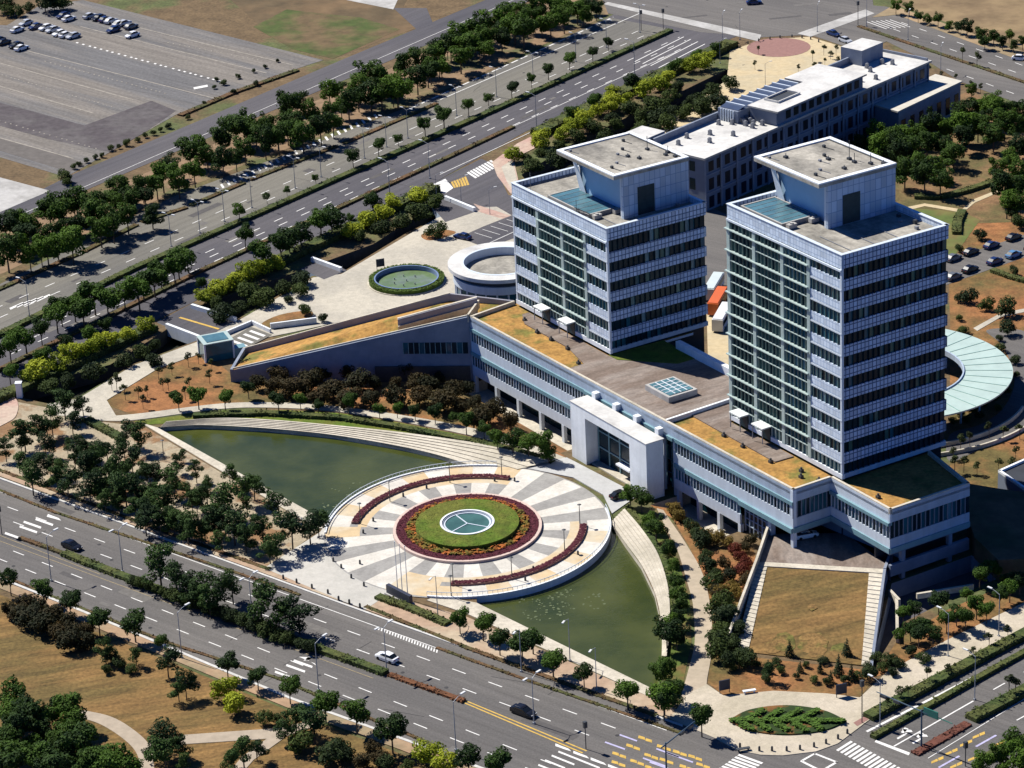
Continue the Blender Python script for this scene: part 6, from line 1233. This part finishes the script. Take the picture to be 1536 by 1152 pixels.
hedge('far_verge', 'yellowish verge dividing the far road', [(1288, 40), (1400, 78), (1560, 132)], 1.4, .4, HEDGE_BR, dens=3)
hedge('lot_verge', 'weedy verge between parking lot and side street', [(270, 174), (350, 140), (446, 106)], 2.0, .5, HEDGE_BR, dens=3)
# ------------------------------------------------------------------ street lamps, poles, signals
LAMPM = mat('lamp_grey', (0.30, 0.32, 0.34), 0.5, 0.1, 1.0, spec=0.5)
LAMPW = mat('lamp_head', (0.62, 0.63, 0.62), 0.5, 0.05, 1.0)
def lamp_meshes(h, arm, two=False):
    b = MB(); b.tube([(0, 0, 0), (0, 0, h)], [.11, .06], 6); b.box(-.2, .2, -.2, .2, 0, .35); b.tube([(0, 0, h - .1), (arm * .5, 0, h + .35), (arm, 0, h + .5)], [.055, .05, .04], 5)
    if two: b.tube([(0, 0, h - .1), (-arm * .5, 0, h + .35), (-arm, 0, h + .5)], [.055, .05, .04], 5)
    pole = b.build('pole', LAMPM); hd = []
    for s in ((1, -1) if two else (1,)):
        b = MB(); b.box(s * arm - .55, s * arm + .55, -.18, .18, h + .46, h + .62); hd.append(b.build('lamp_head', LAMPW))
    ms = [pole.data] + [o.data for o in hd]
    for o in [pole] + hd: D.objects.remove(o)
    return ms
LM1, LM2 = lamp_meshes(9.0, 2.4), lamp_meshes(8.5, 1.7, True)
def lamps(px, rz, ms, desc, place, group, sc=1.0):
    px = sorted(px)
    for i, p in enumerate(px):
        e = empty('street_lamp', G(p[0], p[1]), rz, f'{desc}, {ordn(i)} from the left {place}', 'street lamp', group); e.scale = (sc, sc, sc)
        for nm, m in zip(['pole'] + ['lamp_head'] * 2, ms): o = D.objects.new(nm, m); COL.objects.link(o); o.parent = e
def rot_of(a, c): A, B = G(*a), G(*c); return math.atan2(B.y - A.y, B.x - A.x)
FR_DIR = rot_of((0, 717), (1024, 1088)); BD = rot_of((0, 497), (1005, 45)); SD = rot_of((1300, 1098), (1560, 965))
lamps([(184, 858), (379, 932), (580, 1008), (801, 1086)], FR_DIR + math.pi / 2, LM2, 'two armed street lamp', 'on the front road median', 'lamps of the front road median')
lamps([(77, 872), (273, 988), (478, 1036), (684, 1126)], FR_DIR + math.pi / 2, LM1, 'grey street lamp', 'along the near pavement', 'lamps of the near pavement')
lamps([(657, 926), (782, 1008), (895, 1036), (855, 992)], FR_DIR - math.pi / 2 + .3, LM1, 'grey street lamp', 'before the lily pond', 'lamps before the lily pond', .9)
lamps([(257, 370), (300, 350), (337, 333), (378, 312), (443, 283), (482, 266), (547, 238), (580, 221), (612, 208), (685, 174), (745, 146), (800, 122), (864, 93), (910, 72), (960, 49)], BD - math.pi / 2, LM2, 'two armed street lamp', 'along the hedge of the boulevard', 'lamps of the boulevard median', .9)
lamps([(45, 480), (585, 296), (645, 268), (805, 194), (952, 112)], BD + math.pi / 2, LM1, 'grey street lamp', 'on the lower boulevard edge', 'lamps of the lower boulevard edge')
lamps([(1320, 1090), (1462, 1050), (1498, 955), (1422, 985)], SD + math.pi / 2, LM1, 'grey street lamp', 'along the side street', 'lamps of the side street', .9)
lamps([(1411, 112), (1362, 60), (1110, 60), (1084, 62), (1300, 40), (1226, 48)], 1.2, LM1, 'grey street lamp', 'around the far junction', 'lamps of the far junction', .85)
lamps([(735, 322), (692, 304), (655, 300), (1148, 1000 - 870), (1080, 95)], 0.4, LM1, 'grey lamp', 'by the driveway islands', 'lamps of the driveway islands', .7)
# plaza lamps
pb = MB(); pb.tube([(0, 0, 0), (0, 0, 4.2)], [.09, .06], 6); _p = pb.build('pole', DARKM); pb = MB(); pb.tube([(0, 0, 4.1), (0, 0, 4.25), (0, 0, 4.35)], [.12, .42, .12], 8); _h = pb.build('lamp_shade', DARKM)
pl_ = sorted([(541, 786), (585, 752), (675, 724), (753, 716), (872, 788), (847, 826), (768, 868), (680, 878), (677, 896), (246, 690), (870, 1088 - 300)])[:10]
for i, p in enumerate(pl_):
    e = empty('plaza_lamp', G(p[0], p[1], .2), 0, f'dark shaded plaza lamp, {ordn(i)} from the left around the flower island', 'lamp post', 'plaza lamps')
    for nm, m in (('pole', _p.data), ('lamp_shade', _h.data)): o = D.objects.new(nm, m); COL.objects.link(o); o.parent = e
D.objects.remove(_p); D.objects.remove(_h)
# flag poles and the name wall
for i, p in enumerate([(597, 893), (604, 897), (612, 900)]):
    P = G(p[0], p[1], .2); b = MB(); b.tube([(0, 0, 0), (0, 0, 10.5)], [.09, .05], 6); b.tube([(0, 0, 10.5), (0, 0, 10.68)], .1, 6); b.box(-.3, .3, -.3, .3, 0, .25)
    o = b.build('flag_pole', LAMPW); o.location = P; tag(o, ('bare flag pole nearest the front road lay-by', 'bare flag pole in the middle of the three', 'bare flag pole closest to the name wall end')[i], 'flag pole', 'flag poles at the plaza')
P, Q = G(582, 890, .2), G(617, 908, .2); b = MB(); b.beam((0, 0), (Q.x - P.x, Q.y - P.y), .7, 0, 1.9); b.beam((-.2, .1), (Q.x - P.x + .2, Q.y - P.y - .1), 1.2, 0, .3, 1)
o = b.build('name_wall', [mat('dark_granite', (0.05, 0.055, 0.075), 0.35, 0.15, 1.5), CONC]); o.location = P; tag(o, 'dark granite name wall at the foot of the flag poles', 'sign wall')
# bollards
def bollards(px, desc, group):
    b = MB(); b.tube([(0, 0, 0), (0, 0, .7), (0, 0, .85)], [.2, .18, .08], 8); m = b.build('bollard', DARKM); me = m.data; D.objects.remove(m)
    for i, p in enumerate(px): o = D.objects.new('bollard', me); COL.objects.link(o); o.location = G(p[0], p[1], .17); tag(o, f'small dark bollard, {ordn(i)} from the left {desc}', 'bollard', group)
bollards([(500, 842), (512, 852), (527, 867), (546, 879), (425, 868), (445, 874), (468, 882), (492, 890), (508, 900), (524, 905), (540, 911)][0:11], 'along the plaza apron edge', 'bollards of the plaza apron')
bollards([(1110, 1121), (1139, 1126), (1158, 1126), (1180, 1126), (1200, 1124), (1221, 1120), (1239, 1115), (1257, 1108), (1271, 1100)], 'around the street corner paving', 'bollards of the street corner')
bollards([(1110, 72), (1122, 66), (1138, 62), (1155, 59), (1170, 57), (1188, 56), (1203, 57), (1216, 59), (1228, 63)], 'around the red paving disc', 'bollards of the red disc')
bollards([(545, 800), (560, 782), (605, 745), (640, 733), (742, 722), (772, 722), (800, 855), (788, 871), (867, 832), (540, 846)], 'beside the curved flower beds', 'bollards of the plaza beds')
# traffic signals
def gantry(x, y, rz, arm, label):
    e = empty('traffic_signal', G(x, y), rz, label, 'traffic signal'); BL_ = mat('signal_blue', (0.05, 0.09, 0.13), 0.5, 0.1)
    b = MB(); b.tube([(0, 0, 0), (0, 0, 7.0)], [.16, .12], 8); b.build('pole', BL_, e)
    b = MB(); b.tube([(-1.2, 0, 6.6), (arm, 0, 7.0)], [.12, .08], 6); b.build('arm', BL_, e)
    for k in (.55, .85): b = MB(); b.box(arm * k - .6, arm * k + .6, -.2, .2, 6.4, 6.85); b.build('signal_head', DARKM, e)
    return e
s1 = gantry(1382, 1122, rot_of((1382, 1122), (1290, 1085)), 9, 'blue grey traffic signal gantry with a green sign on the side street median')
b = MB(); b.box(-3.2, -.4, -.08, .08, 6.3, 7.6); b.tube([(-3.2, 0, 6.7), (-6, 0, 6.6), (0, 0, 6.7)], .08, 5); b.build('direction_sign', mat('sign_green', (0.03, 0.16, 0.12), 0.5, 0.05), s1)
s2 = gantry(1000, 1172, rot_of((1000, 1172), (1070, 1120)), 8, 'blue grey traffic signal gantry over the yellow chevrons')
def signal(x, y, h, label):
    e = empty('signal_post', G(x, y), 0.5, label, 'traffic signal', 'post mounted signals'); b = MB(); b.tube([(0, 0, 0), (0, 0, h)], .09, 6); b.build('pole', DARKM, e)
    b = MB(); b.box(-.3, .3, -.25, .25, h - .2, h + .9); b.build('signal_head', DARKM, e)
signal(879, 1124, 4.2, 'dark signal post on the narrow tip of the front road median'); signal(3, 802, 5, 'dark signal post at the left end of the front road median'); signal(1293, 1085, 7, 'tall dark signal post on the street corner paving'); signal(1448, 1150, 3.6, 'small dark signal post beside the yellow side street chevrons')
signal(1287, 38, 6, 'dark signal post at the far junction verge'); signal(995, 44, 5, 'dark signal post at the far tip of the boulevard hedge'); signal(962, 46, 5, 'second dark signal post at the far boulevard end')
# notice boards on the corner
for x, y, lab in ((1087, 1040, 'dark notice board at the corner of the tan path'), (1262, 1046, 'small dark litter bin stand on the corner paving'), (571, 404, 'dark notice box behind the fountain hedge')):
    P = G(x, y); e = empty('notice_board', P, .3, lab, 'notice board'); b = MB(); b.box(-.95, .95, -.12, .12, .7, 2.5); b.build('panel', mat('board_navy', (0.02, 0.025, 0.045), 0.5, 0.1), e)
    for sx in (-.85, .85): b = MB(); b.tube([(sx, 0, 0), (sx, 0, 2.5)], .07, 5); b.build('leg', DARKM, e)
for i, (x, y) in enumerate([(1124, 1039), (1115, 1126)]): b = MB(); b.box(-1.1, 1.1, -.3, .3, .35, .5); b.box(-.9, -.7, -.25, .25, 0, .35); b.box(.7, .9, -.25, .25, 0, .35); o = b.build('bench', STONE_W if i == 0 else DARKM); o.location = G(x, y, .15); o.rotation_euler = (0, 0, .2); tag(o, ('pale stone bench behind the leaf shaped bed', 'dark bench by the zebra crossing kerb')[i], 'bench')
# pillar at the left end of the canal
b = MB(); P = G(30, 596); b.box(-.6, .6, -.6, .6, 0, 3.2); b.box(-.7, .7, -.7, .7, 3.2, 3.4); o = b.build('gate_pillar', STONE_W); o.location = P; tag(o, 'white pillar at the left end of the canal', 'pillar')

# ------------------------------------------------------------------ lily patches in the pond, each a loose float of leaves
LIL = mat('lily_leaves', (0.10, 0.125, 0.06), 0.6, 0.3, 1.0)
for i, (x, y, r_, n) in enumerate([(800, 898, 2.2, 26), (822, 906, 2.6, 40), (845, 890, 1.6, 26), (808, 922, 2.4, 30), (870, 893, 3.0, 24), (842, 915, 2.0, 20), (530, 735, 3.2, 26), (500, 760, 2.4, 20), (890, 905, 2.2, 14)]):
    P = G(x, y, -.88); b = MB()
    for k in range(int(n * .6)):
        a, q = rnd.uniform(0, 6.28), r_ * math.sqrt(rnd.random()); s = rnd.uniform(.1, .3); cx_, cy_ = q * math.cos(a) * 1.5, q * math.sin(a)
        b.poly([(cx_ + s * math.cos(t * 1.0472), cy_ + s * math.sin(t * 1.0472), rnd.uniform(0, .03)) for t in range(6)])
    o = b.build('water_lilies', LIL); o.location = P; tag(o, f'floating lily patch, {ordn(i)} listed among the thin pale leaf rafts' if False else ('pale lily raft by the rim in the lily pond' if i < 6 or i == 8 else 'thin pale lily raft at the plaza edge of the longer pond'), 'lily patch', 'lily rafts in the right pond' if i < 6 or i == 8 else 'lily rafts in the left pond', 'stuff')

# ------------------------------------------------------------------ cars
def loft(st):
    """closed body from stations (x, zlow, zhigh, halfwidth, shoulder)"""
    b = MB(); rings = []
    for x, zl, zh, w, sh in st:
        i = len(b.v); rings.append(i); b.v += [(x, -w, zl), (x, -w * 1.0, zl + (zh - zl) * .55), (x, -w * sh, zh), (x, w * sh, zh), (x, w, zl + (zh - zl) * .55), (x, w, zl)]
    for k in range(len(rings) - 1):
        for t in range(6): b.f.append((rings[k] + t, rings[k] + (t + 1) % 6, rings[k + 1] + (t + 1) % 6, rings[k + 1] + t)); b.m.append(0)
    b.f.append(tuple(rings[0] + t for t in range(5, -1, -1))); b.m.append(0); b.f.append(tuple(rings[-1] + t for t in range(6))); b.m.append(0)
    return b
bd = loft([(-2.2, .35, .78, .72, .9), (-2.1, .25, .92, .82, .9), (-1.2, .22, .98, .88, .9), (.7, .22, .96, .88, .9), (1.6, .22, .86, .86, .88), (2.15, .28, .72, .78, .86), (2.25, .36, .62, .66, .86)]); _o = bd.build('body', GREYM, smooth=False); CB = _o.data; D.objects.remove(_o)
gl = loft([(-1.75, .92, .97, .70, .9), (-1.15, .92, 1.40, .74, .82), (.05, .92, 1.46, .76, .82), (.55, .92, 1.30, .75, .84), (1.15, .90, .95, .70, .9)]); _o = gl.build('windows', mat('car_glass', (0.012, 0.016, 0.02), 0.1, 0.1, spec=0.6)); CG = _o.data; D.objects.remove(_o)
rf_ = loft([(-1.12, 1.38, 1.43, .60, .95), (.08, 1.43, 1.50, .62, .95), (.45, 1.34, 1.40, .60, .95)]); _o = rf_.build('roof', GREYM); CR = _o.data; D.objects.remove(_o)
wb = MB(); wb.tube([(0, -.11, 0), (0, .11, 0)], .32, 10); _o = wb.build('wheel', mat('tyre', (0.02, 0.02, 0.02), 0.8, 0.1)); CW = _o.data; D.objects.remove(_o)
hb = MB(); hb.box(-.06, .06, -.16, .16, -.07, .07); _o = hb.build('headlight', LAMPW); CH = _o.data; D.objects.remove(_o)
hb = MB(); hb.box(-.05, .05, -.16, .16, -.07, .07); _o = hb.build('tail_light', mat('tail_red', (0.25, 0.01, 0.01), 0.4, 0.05)); CT = _o.data; D.objects.remove(_o)
PC_ = {'white': (0.72, 0.73, 0.74), 'silver': (0.45, 0.47, 0.50), 'black': (0.010, 0.011, 0.014), 'navy': (0.015, 0.03, 0.10), 'blue': (0.10, 0.22, 0.38), 'grey': (0.12, 0.13, 0.14), 'red': (0.30, 0.02, 0.02)}
CP = {}
for k, c in PC_.items():
    m = mat('paint_' + k, c, 0.25, 0.03, 0.5, spec=0.6); me1 = CB.copy(); me1.materials.clear(); me1.materials.append(m); me2 = CR.copy(); me2.materials.clear(); me2.materials.append(m); CP[k] = (me1, me2)
def car(x, y, col, rz, label, group=None, z=0.08, sc=1.0):
    e = empty('car', G(x, y, z), rz, label, 'car', group); e.scale = (sc, sc, sc)
    def ch(nm, me, loc=(0, 0, 0)): o = D.objects.new(nm, me); COL.objects.link(o); o.parent = e; o.location = loc
    ch('body', CP[col][0]); ch('roof', CP[col][1]); ch('windows', CG)
    for sx in (-1.35, 1.4):
        for sy in (-.78, .78): ch('wheel', CW, (sx, sy, .32))
    for sy in (-.5, .5): ch('headlight', CH, (2.2, sy, .62)); ch('tail_light', CT, (-2.17, sy, .74))
LR = rot_of((80, 140), (108, 130))
cars = oct_([(78, 142, 'white'), (117, 112, 'silver'), (160, 128, 'navy'), (207, 132, 'white'), (238, 142, 'silver'), (268, 158, 'white'), (297, 165, 'white'), (330, 170, 'silver'), (285, 78, 'navy'), (310, 92, 'white'), (405, 80, 'silver'), (445, 88, 'black'), (475, 96, 'navy'), (500, 102, 'silver'), (510, 142, 'navy'), (537, 115, 'white'), (560, 112, 'silver'), (590, 127, 'grey'), (596, 166, 'white'), (18, 198, 'black'), (-6, 190, 'black'), (73, 212, 'black'), (97, 224, 'white')], 0, 0)
for i, c in enumerate(sorted(cars, key=lambda c: c[0])): car(c[0], c[1], c[2], LR + rnd.choice((0, math.pi)) + rnd.uniform(-.05, .05), f'{c[2]} car parked on the big lot, {ordn(i)} from the left', 'cars parked on the big lot', .1, 1.05)
car(108, 822, 'black', FR_DIR, 'black car on the front road beside the brown median hedge'); car(581, 990, 'white', FR_DIR + math.pi, 'white car on the front road past the median hedge'); car(785, 1071, 'black', FR_DIR, 'black car near the yellow double line of the front road', sc=1.05)
car(694, 358, 'navy', 2.5, 'dark blue car in the small car park by the drum'); car(1131, 6, 'navy', 0.1, 'dark blue car crossing the far junction', z=.1); car(1250, 53, 'navy', -1.0, 'dark blue car waiting at the far side road', z=.1); car(1268, 63, 'silver', -1.0, 'pale blue car behind a dark one at the far side road', z=.1); car(1530, 90, 'white', -.4, 'white car at the far right road edge', z=.1)
car(1209, 806, 'white', .3, 'white car in the shade beneath the podium overhang', z=2.85); car(931, 746, 'black', .5, 'black car at the portal forecourt', z=.18)
CL = rot_of((1423, 400), (1536, 362)); 
row1 = [(1430, 390, 'grey'), (1456, 381, 'black'), (1487, 371, 'navy'), (1520, 359, 'black'), (1552, 348, 'grey')]; row2 = [(1430, 418, 'grey'), (1455, 407, 'black'), (1492, 395, 'navy'), (1520, 385, 'blue'), (1548, 374, 'black')]
for i, c in enumerate(row1): car(c[0], c[1], c[2], CL + .12, f'{c[2]} car in the far row of the garden car park, {ordn(i)} from the tower', 'cars in the garden car park')
for i, c in enumerate(row2): car(c[0], c[1], c[2], CL + .12, f'{c[2]} car in the near row of the garden car park, {ordn(i)} from the tower', 'cars in the garden car park')
def bus(x, y, rz, col, lab):
    e = empty('bus', G(x, y, .06), rz, lab, 'bus', 'buses between the towers'); b = MB(); b.box(-5.2, 5.2, -1.2, 1.2, .4, 3.0); b.box(-4.9, 4.9, -1.05, 1.05, 3.0, 3.15); b.build('body', mat('bus_' + col[0], col[1], 0.35, 0.05, 0.5, spec=0.5), e)
    b = MB(); b.box(-4.9, 5.23, -1.23, 1.23, 1.5, 2.5); b.build('windows', MATS['car_glass'], e)
    for sx in (-3.2, 3.4):
        for sy in (-1.1, 1.1): b = MB(); b.tube([(sx, sy - .12, .45), (sx, sy + .12, .45)], .45, 10); b.build('wheel', MATS['tyre'], e)
brz = rot_of((1064, 500), (1090, 455))
bus(1071, 440, brz, ('pale', (0.55, 0.62, 0.60)), 'pale roofed coach parked furthest back between the towers'); bus(1077, 462, brz, ('orange', (0.60, 0.13, 0.03)), 'orange roofed coach parked between two pale ones'); bus(1084, 486, brz, ('white', (0.68, 0.68, 0.66)), 'white roofed coach parked nearest between the towers')
